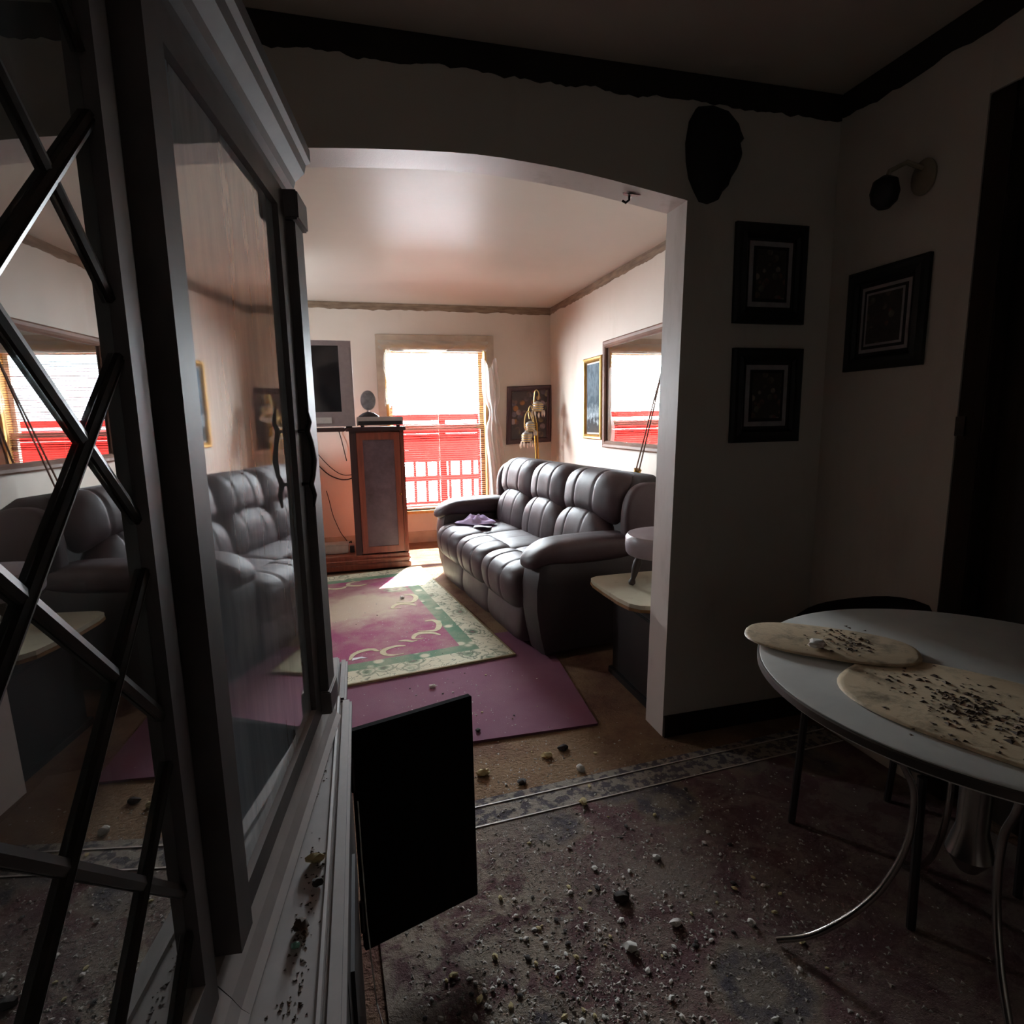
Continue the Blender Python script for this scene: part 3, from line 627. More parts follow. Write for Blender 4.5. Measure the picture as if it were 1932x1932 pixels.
# ------------------------------------------------------------------ entertainment centre, TV, box, disc
ec = thing('entertainment_center', 'red-brown wood entertainment center with a glass door tower left of the window', 'cabinet', (-.30, 5.40, .011))
Z0 = .0225
g = G().box(-1.15, .395, 5.085, 5.68, Z0, .07); g.box(-1.15, .385, 5.10, 5.68, .07, .145); build('base', g, 'redwood', ec, bevel=.006)
build('skirting_cord', G().tube([(-1.15, 5.082, .105), (.392, 5.082, .105)], .008, 6), 'redwood', ec)
def tower(x0, x1, door_hinge):
    y0, y1, z0, z1 = 5.14, 5.66, .146, 1.215
    g = G().box(x0, x0+.02, y0, y1, z0, z1); g.box(x1-.02, x1, y0, y1, z0, z1); g.box(x0+.02, x1-.02, y1-.012, y1, z0, z1); g.box(x0+.02, x1-.02, y0+.02, y1-.012, z0, z0+.02); g.box(x0+.02, x1-.02, y0+.02, y1-.012, z1-.02, z1)
    tw = build('tower', g, 'redwood', ec)
    build('face_stile', G().box(x0, x0+.055, y0-.012, y0+.02, z0, z1), 'redwood_dark', tw)
    build('face_stile', G().box(x1-.035, x1, y0-.012, y0+.02, z0, z1), 'redwood', tw)
    for k in range(3): build('flute', G().tube([(x1-.027+.009*k, y0-.013, z0+.02), (x1-.027+.009*k, y0-.013, z1-.02)], .003, 6), 'redwood', tw)
    dx0, dx1 = x0+.058, x1-.038; w = .05; g = G(); yy = y0-.03
    g.box(dx0, dx0+w, yy, yy+.018, z0+.012, z1-.012); g.box(dx1-w, dx1, yy, yy+.018, z0+.012, z1-.012)
    g.box(dx0+w, dx1-w, yy, yy+.018, z0+.012, z0+.07); g.box(dx0+w, dx1-w, yy, yy+.018, z1-.075, z1-.012)
    dr = build('door', g, 'redwood', ec, bevel=.002)
    build('glass', G().box(dx0+w-.004, dx1-w+.004, yy+.007, yy+.011, z0+.066, z1-.071), 'smoked', dr)
    build('knob', G().lathe([(.004, 0), (.009, .004), (.009, .012), (.003, .015)], (dx1-.012, yy-.004, .66), 10), 'brass', dr)
tower(-.07, .385, 1); tower(-1.13, -.72, 0)
build('top_board', G().box(-.10, .402, 5.10, 5.68, 1.2155, 1.247), 'redwood_dark', ec, bevel=.005)
build('bridge_shelf', G().box(-1.15, -.102, 5.10, 5.68, 1.2155, 1.247), 'redwood_dark', ec, bevel=.005)
tv = thing('television', 'grey tube television with dark screen on the entertainment center shelf', 'television', (-.46, 5.30, 1.248))
tx0, tx1, ty, tz0, tz1 = -.915, -.012, 5.12, 1.2475, 1.955
g = G(); g.box(tx0, tx1, ty+.02, ty+.14, tz0+.012, tz1); build('cabinet', g, 'tv_grey', tv, bevel=.015)
g = G().loft([[(tx0+.01+.12*k, ty+.14+.36*k, tz0+.02+.03*k), (tx1-.01-.12*k, ty+.14+.36*k, tz0+.02+.03*k), (tx1-.01-.12*k, ty+.14+.36*k, tz1-.01-.15*k), (tx0+.01+.12*k, ty+.14+.36*k, tz1-.01-.15*k)] for k in (0, .25, 1)]); build('rear_housing', g, 'tv_side', tv, bevel=.01)
bx0, bx1, bz0, bz1 = -.81, -.115, 1.38, 1.915
g = G(); g.box(tx0, bx0, ty, ty+.02, tz0+.012, tz1); g.box(bx1, tx1, ty, ty+.02, tz0+.012, tz1); g.box(bx0, bx1, ty, ty+.02, tz0+.012, bz0); g.box(bx0, bx1, ty, ty+.02, bz1, tz1); build('bezel', g, 'tv_grey', tv)
build('screen', G().grid(lambda u, v: (bx0+(bx1-bx0)*u, ty+.012-.010*(1-(2*u-1)**2)*(1-(2*v-1)**2), bz0+(bz1-bz0)*v), 12, 10), 'screen', tv, smooth=True)
build('speaker_grille', G().box(bx1+.025, tx1-.015, ty-.003, ty+.001, 1.40, 1.90), 'tv_grey', tv)
build('control_flap', G().box(-.40, -.20, ty-.003, ty+.001, 1.285, 1.335), 'vcr', tv)
for x in (-.87, -.09): build('foot', G().box(x, x+.05, ty+.03, ty+.1, 1.2472, 1.26), 'dark_plastic', tv)
vc = thing('video_recorder', 'flat grey video recorder box on top of the glass door tower', 'recorder', (.195, 5.3, 1.248))
build('case', G().box(.0, .388, 5.16, 5.46, 1.262, 1.335), 'vcr', vc, bevel=.004)
build('front_panel', G().box(.012, .376, 5.152, 5.161, 1.268, 1.298), 'vcr_dark', vc)
build('tape_flap', G().box(.07, .34, 5.149, 5.153, 1.273, 1.294), 'dark_plastic', vc)
for x in (.03, .33): build('foot', G().box(x, x+.03, 5.18, 5.22, 1.2472, 1.2625), 'dark_plastic', vc)
od = thing('oval_disc_ornament', 'grey oval disc on a dark flared base standing on the video recorder', 'ornament', (.104, 5.26, 1.336))
build('base', G().lathe([(.088, 0), (.085, .008), (.05, .032), (.022, .042)], (.104, 5.26, 1.3355), 24, 1, .55), 'dark_plastic', od, smooth=True)
build('stem', G().tube([(.100, 5.262, 1.375), (.102, 5.262, 1.40)], .010, 8), 'whitish', od)
def ovald(rx, rz, y0, y1, n=32):
    return G().loft([[(.105+rx*k*math.cos(2*PI*i/n), y, 1.475+rz*k*math.sin(2*PI*i/n)) for i in range(n)] for k, y in ((.9, y0), (1, y0+.004), (1, y1-.004), (.9, y1))])
build('rim', ovald(.066, .086, 5.252, 5.272), 'whitish', od, smooth=True); build('disc', ovald(.062, .082, 5.244, 5.254), 'grey_disc', od, smooth=True)
def wallwire(name, label, px, r=.004, mat='black_cable'):
    k = 6.17/5.14
    pts = [(x*k, 6.17+.008*math.sin(i*2.1), 1.3+(z-1.3)*k) for i, (x, z) in enumerate(px)]
    return tag(build(name, G().tube(spline(pts, 4), r, 6), mat, smooth=True), label, 'cable')
wallwire('cable', 'thin dark cable hanging straight down from the television shelf', [(-.155, 1.235), (-.145, 1.20), (-.13, 1.13), (-.118, 1.06), (-.106, .99), (-.103, .97)], .005)
wallwire('cable', 'upper of two drooping cables behind the entertainment center', [(-.42, 1.16), (-.36, 1.08), (-.319, 1.02), (-.26, .945), (-.20, .885), (-.14, .852), (-.077, .848), (0, .86)])
wallwire('cable', 'lower of two drooping cables behind the entertainment center', [(-.42, 1.08), (-.36, .98), (-.315, .92), (-.25, .855), (-.171, .816), (-.11, .81), (-.071, .819), (0, .84)], .006)
wallwire('cable', 'thin cable curling down to the floor beside the glass door tower', [(-.283, .721), (-.27, .66), (-.262, .62), (-.245, .52), (-.225, .45), (-.19, .36), (-.155, .30), (-.128, .26), (-.105, .275), (-.11, .235), (-.14, .22)])
cb = thing('power_strip', 'long pale box lying on the entertainment center base', 'box', (-.25, 5.30, .146))
build('body', G().box(-.42, -.135, 5.24, 5.36, .1455, .222), 'whitish', cb, bevel=.006); build('lid', G().box(-.425, -.13, 5.235, 5.365, .222, .232), 'whitish', cb, bevel=.003)
build('plug', G().box(-.125, -.085, 5.26, 5.32, .1455, .205), 'dark_plastic', cb, bevel=.004)

# ------------------------------------------------------------------ crystal floor lamp
fl = thing('floor_lamp', 'brass floor lamp with drooping crystal-fringed shades behind the sofa', 'lamp', (1.845, 5.90, 0))
build('base', G().lathe([(.13, 0), (.13, .012), (.09, .03), (.03, .05), (.012, .07)], (1.845, 5.90, 0), 24), 'brass', fl, smooth=True)
build('pole', G().tube([(1.845, 5.90, .06), (1.838, 5.9, .9), (1.822, 5.9, 1.25)], .011, 10), 'brass', fl, smooth=True)
build('pole', G().tube([(1.822, 5.905, .06), (1.815, 5.905, .9), (1.797, 5.905, 1.25)], .008, 10), 'brass', fl, smooth=True)
lamps = [((1.833, 5.88, 1.475), .055, 1.0, [(1.822, 5.9, 1.25), (1.80, 5.9, 1.42), (1.805, 5.9, 1.55), (1.825, 5.895, 1.585), (1.848, 5.89, 1.55), (1.842, 5.885, 1.50), (1.833, 5.88, 1.485)]),
         ((1.742, 5.86, 1.27), .050, .8, [(1.797, 5.905, 1.25), (1.785, 5.9, 1.36), (1.765, 5.89, 1.42), (1.742, 5.88, 1.41), (1.728, 5.87, 1.35), (1.736, 5.862, 1.29)]),
         ((1.69, 5.82, 1.165), .052, 1.0, [(1.797, 5.905, 1.20), (1.76, 5.89, 1.34), (1.72, 5.87, 1.37), (1.685, 5.85, 1.31), (1.672, 5.83, 1.22), (1.686, 5.82, 1.175)])]
for (c, r, k, arm) in lamps:
    build('arm', G().tube(spline(arm, 4), .0065, 8), 'pale_brass', fl, smooth=True)
    sd = build('shade', G().lathe([(.012, .0), (r*.85, -.018), (r, -.045), (r, -.10), (r*.94, -.105), (r*.94, -.045), (r*.6, -.02)], c, 16), 'lampglass', fl, smooth=True)
    for q in range(4): build('ring', G().lathe([(r*1.04, -.032-.022*q), (r*1.09, -.036-.022*q), (r*1.04, -.042-.022*q)], c, 16), 'pale_brass', sd)
    for q in range(11):
        a = 2*PI*q/11; x, y = c[0]+r*1.25*math.cos(a), c[1]+r*1.25*math.sin(a); z = c[2]-.095-.012*(q % 3)
        build('crystal_drop', G().loft([[(x+rr*math.cos(b), y+rr*math.sin(b), z-dz) for b in (0, PI/2, PI, 3*PI/2)] for rr, dz in ((.002, 0), (.012, .018), (.010, .035), (.001, .06*k))]), 'crystal', sd)

# ------------------------------------------------------------------ leaning brass rods by the mirror
lr = thing('leaning_pole', 'slim brass pole splitting into two rods leaning against the wall mirror', 'pole', (1.95, 4.19, 0))
bot = Vector((1.91, 4.215, .012)); j = Vector((1.965, 3.875, .90)); top = Vector((2.010, 3.585, 1.69))
build('lower_rod', G().tube([bot, j], .010, 8), 'brass', lr, smooth=True)
build('ferrule', G().tube([j-(j-bot).normalized()*.03, j, j+(j-bot).normalized()*.015], [.022, .026, .028], 12), 'brass', lr, smooth=True)
for s in (-1, 1): build('rod', G().tube([j+Vector((0, .024*s, .005)), j.lerp(top, .55)+Vector((0, .014*s, 0)), top], .0055, 8), 'mirror_frame', lr, smooth=True)
build('rod_tip', G().tube([top, top.lerp(j, -.28), top.lerp(j, -.34)], [.007, .006, .003], 8), 'brass', lr, smooth=True)
build('wire_loop', G().tube([top+Vector((0, .0, 0)), top+Vector((-.004, -.03, -.02)), top+Vector((-.004, -.075, -.06)), top+Vector((0, -.10, -.05))], .0025, 6), 'mirror_frame', lr)

# ------------------------------------------------------------------ end table and stool
et = thing('end_table', 'low end table with worn cream rounded top beside the sofa', 'table', (1.42, 2.40, 0))
def rpoly(x0, x1, y0, y1, e=4.5, n=48):
    cx, cy, a, b = (x0+x1)/2, (y0+y1)/2, (x1-x0)/2, (y1-y0)/2
    return [(cx+a*math.copysign(abs(math.cos(2*PI*i/n))**(2/e), math.cos(2*PI*i/n)), cy+b*math.copysign(abs(math.sin(2*PI*i/n))**(2/e), math.sin(2*PI*i/n))) for i in range(n)]
tp = [(1.092, 2.640), (1.080, 2.58), (1.078, 2.45), (1.082, 2.30), (1.095, 2.215), (1.125, 2.17), (1.18, 2.145), (1.30, 2.14), (1.55, 2.14), (1.66, 2.16), (1.70, 2.24), (1.70, 2.58), (1.66, 2.655), (1.55, 2.67), (1.25, 2.67), (1.13, 2.665)]
build('tabletop', G().prism(tp, .482, .500), 'cream_top', et); cxm, cym = 1.39, 2.4
build('edge_band', G().prism([(cxm+(x-cxm)*1.006, cym+(y-cym)*1.006) for x, y in tp], .468, .4815), 'brownedge', et)
build('apron', G().box(1.21, 1.60, 2.20, 2.60, .40, .4685), 'espresso', et)
build('body', G().box(1.20, 1.61, 2.19, 2.61, .03, .40), 'espresso', et, bevel=.004); build('plinth', G().box(1.185, 1.625, 2.175, 2.625, .0, .03), 'espresso', et)
st = thing('footstool', 'round padded footstool with turned wooden legs standing on the end table', 'stool', (1.375, 2.41, .50))
build('seat', G().lathe([(.10, .155), (.178, .158), (.186, .170), (.189, .20), (.187, .238), (.178, .252), (.165, .256), (.10, .258), (.0005, .259)], (1.375, 2.41, .50), 40), 'stoolvinyl', st, smooth=True)
for a in (2.80, 4.37, 5.94, 1.23):
    px, py = math.cos(a), math.sin(a)
    lp = [(1.375+px*(.118+.04*f), 2.41+py*(.118+.04*f), .66-.157*f) for f in (0, .12, .2, .3, .5, .7, .82, .87, .93, 1)]
    build('leg', G().tube(lp, [.016, .02, .016, .021, .019, .014, .011, .015, .018, .012], 10), 'stoolwood', st, smooth=True)

# ------------------------------------------------------------------ china cabinet (left foreground)
Fd = Vector((.12, .9928, 0)); Fn = Vector((.9928, -.12, 0)); FP = Vector((-.11, 1.10, 0))
def hC(u, o, z): return tuple(FP+Fd*u+Fn*o+Vector((0, 0, z)))
La = math.radians(4.2); LP = FP+Fd*-.548; Ld = Vector((math.sin(La), math.cos(La), 0)); Ln = Vector((math.cos(La), -math.sin(La), 0))
def hL(u, o, z): return tuple(LP+Ld*u+Ln*o+Vector((0, 0, z)))
cc = thing('china_cabinet', 'tall dark dusty china cabinet with lattice and plain glass doors', 'cabinet', (-.35, .6, 0))
def cb_(name, g, mat='cabwood', parent=None, **kw): return build(name, g, mat, parent or cc, **kw)
YN = -.60
# base carcass
g = G(); g.box(-.60, -.585, YN, 1.47, .06, .68); g.box(-.585, -.072, YN, YN+.02, .06, .68); g.box(-.585, -.080, 1.45, 1.47, .06, .68); g.box(-.585, -.075, YN+.02, 1.45, .06, .08)
g.box(-.585, -.075, .93, .945, .08, .68)
g.box(-.092, -.068, YN+.02, .93, .08, .68); g.box(-.092, -.068, .93, .950, .08, .68); g.box(-.092, -.068, 1.252, 1.45, .08, .68); g.box(-.092, -.068, .95, 1.252, .63, .68); g.box(-.56, -.10, YN+.03, 1.44, 0, .06)
cb_('base_body', g, 'cabdark')
g = G().box(-.60, -.070, YN, 1.255, .682, .705); g.box(-.60, -.078, 1.255, 1.482, .682, .705); cb_('ledge', g, 'cabwood', bevel=.003)
g = G().box(-.070, -.046, YN, 1.255, .672, .697); g.box(-.078, -.058, 1.257, 1.482, .672, .697); cb_('ledge_moulding', g, 'cabwood', bevel=.005)
cb_('ledge_bead', G().tube([(-.073, YN+.01, .705), (-.073, 1.25, .705)], .004, 6), 'cabwood')
# open lower door, hinged at its far edge
ha = math.atan2(.09, .289); hd = Vector((math.cos(ha), math.sin(ha), 0)); hn = Vector((-hd.y, hd.x, 0)); HP = Vector((-.052, 1.246, 0))
def hD(u, o, z): return tuple(HP+hd*u+hn*o+Vector((0, 0, z)))
od_ = cb_('cabinet_door', G().fbox(hD, 0, .302, -.001, .018, .062, .622), 'doorpanel', bevel=.002)
build('raised_panel', G().fbox(hD, .045, .257, .018, .024, .11, .575), 'cabdark', od_, bevel=.004)
build('hinge', G().tube([hD(-.004, -.003, .12), hD(-.004, -.003, .20)], .005, 8), 'oldbrass', od_); build('hinge', G().tube([hD(-.004, -.003, .48), hD(-.004, -.003, .56)], .005, 8), 'oldbrass', od_)
dd = cb_('cabinet_door', G().box(-.066, -.048, .62, .928, .09, .66), 'cabdark', bevel=.002); build('raised_panel', G().box(-.048, -.043, .67, .88, .14, .61), 'cabdark', dd)
dd = cb_('cabinet_door', G().box(-.066, -.048, .30, .612, .09, .66), 'cabdark', bevel=.002); build('raised_panel', G().box(-.048, -.043, .35, .56, .14, .61), 'cabdark', dd)
# hutch carcass
HT = 1.70
g = G(); g.box(-.60, -.585, YN, 1.13, .706, HT); cb_('hutch_back', g, 'cabdark')
g = G(); g.prism([(-.585, 1.09), (hC(.045, 0, 0)[0]-.004, hC(.045, 0, 0)[1]-.01), hC(.058, -.004, 0)[:2], (-.585, 1.13)], .706, HT); cb_('hutch_side', g, 'cabdark')
pl_top = [(-.60, YN), hL(-1.10, -.01, 0)[:2], hL(0, -.01, 0)[:2], hC(.058, -.01, 0)[:2], (-.60, 1.14)]
cb_('hutch_top', G().prism(pl_top, HT, HT+.02), 'cabdark')
for z in (1.03, 1.34): cb_('shelf', G().prism([(-.583, YN), hL(-1.10, -.07, 0)[:2], hL(0, -.07, 0)[:2], hC(.04, -.05, 0)[:2], (-.583, 1.08)], z, z+.012), 'cabdark')
# lower moulding between ledge and doors, sloping out
def cove(fn, u0, u1, prof): return G().loft([[fn(u0, o, z) for o, z in prof], [fn(u1, o, z) for o, z in prof]])
mp = [(-.02, .7055), (.036, .7055), (.038, .712), (.030, .720), (.022, .734), (.012, .748), (.008, .754), (-.02, .756)]
cb_('base_moulding', cove(hC, -.548, .058, mp)); cb_('base_moulding', cove(hL, -1.10, -.002, mp))
# frieze and crown
cp = [(-.02, 1.676), (.004, 1.678), (.006, 1.706), (.016, 1.710), (.020, 1.722), (.036, 1.736), (.040, 1.750), (.048, 1.754), (.048, 1.775), (-.02, 1.777)]
cb_('crown', cove(hC, -.548, .078, cp)); cb_('crown', cove(hL, -1.10, -.002, cp))
# face posts
cb_('face_post', G().fbox(hC, -.560, -.523, -.05, .0, .756, 1.676)); cb_('pilaster', G().fbox(hC, -.015, .050, -.03, .032, .80, 1.63), bevel=.002)
cb_('pilaster_base', G().fbox(hC, -.020, .055, -.03, .036, .756, .80), bevel=.002); cb_('pilaster_cap', G().fbox(hC, -.022, .058, -.03, .040, 1.63, 1.676), bevel=.003)
# plain glass door
g = G(); T = .018
g.fbox(hC, -.522, -.485, -.006, .026, .758, 1.674); g.fbox(hC, -.485, -.470, -.006, .013, .758, 1.674); g.fbox(hC, -.065, -.018, -.006, T, .758, 1.674); g.fbox(hC, -.470, -.065, -.006, T, .758, .790); g.fbox(hC, -.470, -.065, -.006, T, 1.638, 1.674)
gd = cb_('glass_door', g, 'cabwood')
build('glass', G().fbox(hC, -.4695, -.0655, .006, .009, .7905, 1.6375), 'hutchglass', gd)
for z in (1.285, 1.195): build('handle_post', G().tube([hC(-.043, T, z), hC(-.043, T+.018, z)], .003, 8), 'oldbrass', gd)
build('handle_bail', G().tube([hC(-.043, T+.016, 1.325), hC(-.043, T+.020, 1.30), hC(-.043, T+.015, 1.285), hC(-.040, T+.020, 1.265), hC(-.043, T+.023, 1.235), hC(-.043, T+.020, 1.21), hC(-.043, T+.015, 1.195), hC(-.043, T+.020, 1.175), hC(-.043, T+.017, 1.155)], [.002, .004, .005, .004, .005, .004, .005, .004, .002], 8), 'oldbrass', gd, smooth=True)
# lattice door
LU0, LU1, LZ0, LZ1 = -1.0, -.047, .80, 1.64
g = G(); g.fbox(hL, LU1, -.021, -.034, .018, .757, 1.675); g.fbox(hL, -.021, 0, -.034, .0, .757, 1.675); g.fbox(hL, LU0-.04, LU0, -.034, .0, .757, 1.675); g.fbox(hL, LU0, LU1, -.034, .018, .757, LZ0); g.fbox(hL, LU0, LU1, -.034, .018, LZ1, 1.675)
ld = cb_('lattice_door', g, 'cabwood')
build('glass', G().fbox(hL, LU0+.001, LU1-.001, +.005, .008, LZ0+.001, LZ1-.001), 'latticeglass', ld)
P_ = .165
def clipseg(k, s):   # line z = s*u + k in the glass rectangle
    pts = []
    ua, ub = LU0, LU1
    lo, hi = sorted(((LZ0-k)/s, (LZ1-k)/s)); ua, ub = max(ua, lo), min(ub, hi)
    return (ua, ub) if ub-ua > .02 else None
for s in (1.0, -1.0):
    k0 = 1.371-s*-.026
    for q in range(-9, 15):
        k = k0+q*P_ if s > 0 else k0-q*P_
        sg = clipseg(k, s)
        if not sg: continue
        ua, ub = sg; pa_, pb_ = Vector((ua, s*ua+k)), Vector((ub, s*ub+k)); nn = Vector((-(pb_-pa_).y, (pb_-pa_).x)).normalized()*.0048
        prof = ((-1, .0084), (-1, .012), (-.25, .0135), (0, .0115), (.25, .0135), (1, .012), (1, .0084)) if s > 0 else ((-1, .0087), (-1, .0112), (0, .0124), (1, .0112), (1, .0087))
        rings = [[hL(*(lambda w, o: (w.x, o, w.y))(p+nn*t_, o_)) for t_, o_ in prof] for p in (pa_, pb_)]
        build('muntin', G().loft(rings), 'muntin', ld)

# ------------------------------------------------------------------ round dinette table with litter, chair
TC = (1.248, .853); TR = .446
dt = thing('dining_table', 'round dusty white dinette table with arched chrome legs at right', 'table', (TC[0], TC[1], 0))
build('tabletop', G().lathe([(TR-.03, .722), (TR-.004, .724), (TR, .735), (TR-.002, .748), (TR-.01, .750), (.001, .750)], (TC[0], TC[1], 0), 72), 'tabletop', dt, smooth=True, angle=30)
build('edge_band', G().lathe([(TR-.001, .728), (TR+.003, .730), (TR+.003, .744), (TR-.001, .746)], (TC[0], TC[1], 0), 72), 'tableband', dt, smooth=True)
build('hub', G().lathe([(.11, .721), (.11, .70), (.045, .66), (.03, .60), (.03, .40), (.045, .34), (.02, .30)], (TC[0], TC[1], 0), 24), 'chrome', dt, smooth=True)
fa = math.atan2(1.046-TC[1], .928-TC[0])
for i in range(4):
    a = fa+i*PI/2; rz = [(.19, .70), (.165, .62), (.147, .54), (.120, .482), (.1126, .432), (.115, .36), (.128, .296), (.150, .235), (.173, .189), (.224, .12), (.299, .050), (.374, .0175)]
    build('leg', G().tube(spline([(TC[0]+r*math.cos(a), TC[1]+r*math.sin(a), z) for r, z in rz], 4), .0075, 10), 'chrome', dt, smooth=True)
def placemat(label, c, rx, ry, rz, z, seed):
    rd = random.Random(seed); n = 48; fn = rot2(c, rz); pts = []
    for i in range(n):
        a = 2*PI*i/n; k = 2/2.6
        pts.append((rx*math.copysign(abs(math.cos(a))**k, math.cos(a)), ry*math.copysign(abs(math.sin(a))**k, math.sin(a))))
    g = G().loft([[fn(x*s, y*s, zz) for x, y in pts] for s, zz in ((.985, z), (1, z+.002), (.985, z+.005), (.95, z+.006))])
    return tag(build('placemat', g, 'placemat', smooth=True), label, 'placemat', 'soiled oval placemats on the table')
placemat('soiled tan oval placemat overhanging the far rim of the round table', (1.055, 1.085), .185, .105, -.75, .7565, 1)
placemat('tan oval placemat heaped with dark debris on the round table', (1.105, .715), .275, .180, -1.15, .7503, 2)
ch = thing('dining_chair', 'dark vinyl dining chair pushed in behind the round table', 'chair', (1.46, 1.20, 0))
build('backrest', G().loft([[(1.205+.53*u, 1.355+.05*(1-(2*u-1)**2)+o, z) for z, o in ((.45, 0), (.665+.035*(1-(2*u-1)**4), .02), (.685+.035*(1-(2*u-1)**4), .035), (.665, .05), (.45, .03))] for u in [i/12 for i in range(13)]]), 'vinyl', ch, smooth=True)
build('seat', pillow((1.46, 1.17, .44), (.21, .21, .035), .45, nu=40, nv=20), 'vinyl', ch, smooth=True)
for x, y in ((1.28, 1.0), (1.64, 1.0)): build('leg', G().tube([(x, y, .42), (x, y-.01, .0095)], .011, 8), 'vinyl', ch, smooth=True)
for x in (1.27, 1.65): build('leg', G().tube([(x, 1.40, .64), (x, 1.37, .45), (x, 1.40, .0095)], .011, 8), 'vinyl', ch, smooth=True)

# ------------------------------------------------------------------ debris
def heap(name, n, spots, mat, label, z, smin, smax, seed, cat='litter', elong=1):
    """loose grit nobody could count, one mesh"""
    rd = random.Random(seed); g = G()
    for i in range(n):
        cx, cy, sx, sy = rd.choice(spots); x, y = rd.gauss(cx, sx), rd.gauss(cy, sy); r = rd.uniform(smin, smax)*rd.uniform(.5, 1)
        b = G(); a = rd.uniform(0, 6.28)
        pts = [(r*math.cos(a+k*2.1)*rd.uniform(.6, 1.3)*elong, r*math.sin(a+k*2.1)*rd.uniform(.6, 1.3), 0) for k in range(3)]
        zz = z(x, y)
        if zz is None: continue
        g.add([(x+p[0], y+p[1], zz) for p in pts]+[(x+rd.uniform(-.3, .3)*r, y+rd.uniform(-.3, .3)*r, zz+r*rd.uniform(.2, .5))], [(0, 2, 1), (0, 1, 3), (1, 2, 3), (2, 0, 3)])
    o = build(name, g, mat); o['kind'] = 'stuff'; o['label'] = label; o['category'] = cat; return o
def flz(x, y):
    if x < .02 and y < 1.5: return None
    if x < .03 and y < 1.5: return None
    if -.02 < x < 1.7 and y < 1.76: return .008
    if y > 2.16 and y < 2.92 and x < .9: return .010
    if y > 2.95 and x < .62: return .0216
    return 0.0
heap('plaster_grit', 6500, [(.55, 1.15, .35, .30), (.35, .95, .22, .15), (.6, 1.5, .3, .25), (.9, 1.2, .3, .3), (.4, 1.2, .2, .3)], 'grit', 'fine grey plaster grit strewn over the dark littered rug', flz, .0025, .0085, 3)
heap('plaster_dust_flecks', 420, [(.35, 2.5, .2, .2), (.1, 3.5, .2, .5), (.3, 3.3, .2, .2), (.55, 1.95, .15, .08)], 'chunk', 'tiny white plaster flecks sprinkled over the rug and plum carpet', flz, .0015, .006, 4)
def tz(x, y): return .7565 if math.hypot(x-TC[0], y-TC[1]) < .41 else None
heap('table_litter', 560, [(1.08, .78, .05, .07), (1.07, .76, .03, .05), (1.15, .66, .06, .06), (1.05, .70, .06, .06), (1.09, 1.05, .06, .05)], 'leafbits', 'dark crumbled litter spread over the round table placemats', lambda x, y: .7635 if tz(x, y) and (x-1.055)**2+(y-1.085)**2 < .009 else tz(x, y), .0025, .010, 5)
heap('ledge_litter', 160, [(-.098, .98, .008, .05), (-.088, .75, .008, .03), (-.097, .64, .008, .03), (-.10, .55, .01, .03)], 'leafbits', 'brown crumbs strewn along the china cabinet ledge', lambda x, y: .7052, .0015, .004, 6)
CH = 'plaster chunks scattered on the floor'
special = [((.244, 4.142), .020, 'chunk', 'pale plaster chunk on the maroon rug by the sofa shadow'),
           ((.282, 2.681), .017, 'chunk', 'pale round pebble on the plum carpet near the cream rug border'),
           ((.415, 2.223), .014, 'chunk_dark', 'black chip standing at the near edge of the plum carpet'),
           ((.377, 1.936), .020, 'chunk_tan', 'yellowish lump beside the open cabinet door on brown carpet'),
           ((.639, 1.98), .017, 'chunk_tan', 'yellowish round lump in the middle of the brown carpet strip'),
           ((.715, 2.01), .018, 'chunk_dark', 'dark twisted scrap right of the yellowish round lump'),
           ((.502, 1.85), .016, 'chunk_dark', 'brown splinter near the border of the littered rug'),
           ((.73, 1.86), .020, 'chunk', 'crumpled white bit lying against the border of the littered rug'),
           ((.666, 1.672), .016, 'chunk_tan', 'tan nugget just inside the border of the littered rug'),
           ((.780, 1.378), .013, 'chunk', 'lone white pebble on the reddish right part of the littered rug'),
           ((.618, 1.272), .019, 'chunk_dark', 'largest dark lump in the middle of the littered rug'),
           ((.718, 1.161), .014, 'chunk', 'white sliver left of the round table leg on the rug'),
           ((.576, 1.13), .016, 'chunk', 'white chunk with dark shadow below the large dark lump'),
           ((.905, 1.11), .012, 'chunk', 'white crumb by the foot of the chrome table leg')]
for i, ((x, y), r, m, lab) in enumerate(special):
    tag(build('plaster_chunk', shift(blob(r, 100+i, 2), (x, y, (flz(x, y) or 0)+r*.42)), m, smooth=True, angle=30), lab, 'debris', CH)
protos = []
for i in range(10):
    o = build('plaster_crumb', blob(.0085, 300+i, 1), ('chunk', 'chunk', 'chunk_tan', 'chunk_dark', 'chunk')[i % 5]); protos.append(o)
    o['label'] = 'small plaster crumb, one of many strewn over the floor'; o['category'] = 'debris'; o['group'] = 'plaster crumbs on the floor'
rd = random.Random(11); cnt = 0; used = 0
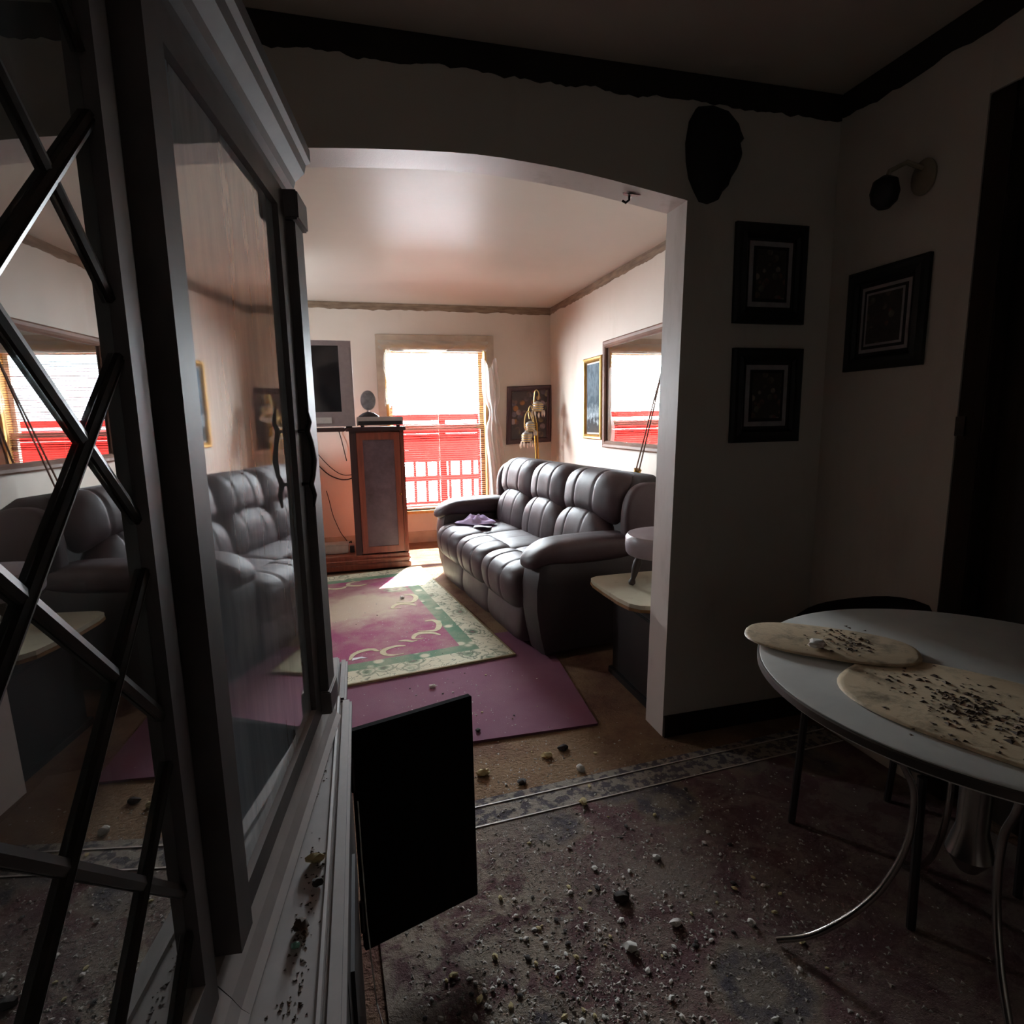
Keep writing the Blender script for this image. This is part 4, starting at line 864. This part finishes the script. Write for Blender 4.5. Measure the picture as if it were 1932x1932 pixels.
while cnt < 290:
    z = rd.random()
    if z < .40: x, y = rd.gauss(.46, .24), rd.gauss(1.08, .17)
    elif z < .62: x, y = rd.gauss(.22, .10), rd.gauss(1.02, .09)
    elif z < .80: x, y = rd.gauss(.75, .28), rd.gauss(1.35, .25)
    elif z < .92: x, y = rd.gauss(.48, .16), rd.gauss(2.42, .17)
    else: x, y = rd.gauss(.15, .2), rd.gauss(3.5, .4)
    h = flz(x, y)
    if h is None or (x > .75 and y > 2.7) or y < .75 or x > 1.05 or (x < .26 and 1.2 < y < 1.40): continue
    if any(math.hypot(x-q[0][0], y-q[0][1]) < .045 for q in special): continue
    s = protos[cnt % 10]; o = s if cnt < 10 else s.copy()
    if cnt >= 10: COL.objects.link(o)
    hue = ('white', 'white', 'tan', 'dark', 'white')[(cnt % 10) % 5]; place = 'littered rug' if h == .008 else 'plum carpet' if h == .010 else 'maroon rug' if h > .02 else 'bare brown carpet strip'
    o['label'] = f'small {hue} plaster crumb, one of many strewn over the {place}'; o['group'] = f'{hue} crumbs on the {place}'
    k = rd.uniform(.45, 1.25)*(.6 if y > 2 else 1); o.scale = (k, k, k*.6); o.location = (x, y, h); o.rotation_euler = (0, 0, rd.uniform(0, 6.28)); cnt += 1
for i, (x, y, r, m, lab) in enumerate([(-.106, 1.012, .014, 'leafbits', 'brown dried lump on the far part of the cabinet ledge'), (-.104, 1.06, .009, 'leafbits', 'small brown dried pellet on the cabinet ledge beyond the brown lump'),
        (-.090, .758, .012, 'chunk_tan', 'crumpled pale leaf on the middle of the cabinet ledge'), (-.084, .715, .009, 'chunk_dark', 'dark bluish pellet on the cabinet ledge beside the pale leaf'), (-.099, .652, .010, 'leafbits', 'brown flake on the near part of the cabinet ledge')]):
    tag(build('dried_lump', shift(blob(r, 500+i, 2), (x, y, .7055+r*.45)), m, smooth=True, angle=30), lab, 'debris', 'dried lumps on the cabinet ledge')
tag(build('glass_bead', shift(blob(.0042, 600, 2, 1), (-.103, .625, .7085)), 'bead', smooth=True), 'tiny pale green glass bead on the near cabinet ledge', 'bead')
tag(build('shell_scrap', shift(blob(.022, 601, 2, .45), (1.0, 1.06, .772), .6), 'chunk', smooth=True, angle=30), 'white shell-like scrap on the far placemat', 'scrap')
pw = G().prism([(0, 0), (.045, .01), (.085, -.005), (.06, .03), (.01, .035)], 0, .0015); tag(build('paper_scrap', shift(pw, (-.10, 3.10, .0218), .2), 'paper'), 'white torn paper scrap on the maroon rug beside the cabinet', 'paper')
tag(build('cord_glint', G().tube([(-.046, 1.205, .48), (-.045, 1.195, .36), (-.043, 1.19, .20), (-.038, 1.18, .10), (-.032, 1.15, .02), (-.02, 1.10, .014), (.0, 1.03, .014)], .0018, 6), 'cord_glint', smooth=True), 'thin white strand added as a line of light at the hinge side of the open cabinet door', 'cord_glint')  # white strand shaped as the light showing in the door's hinge gap
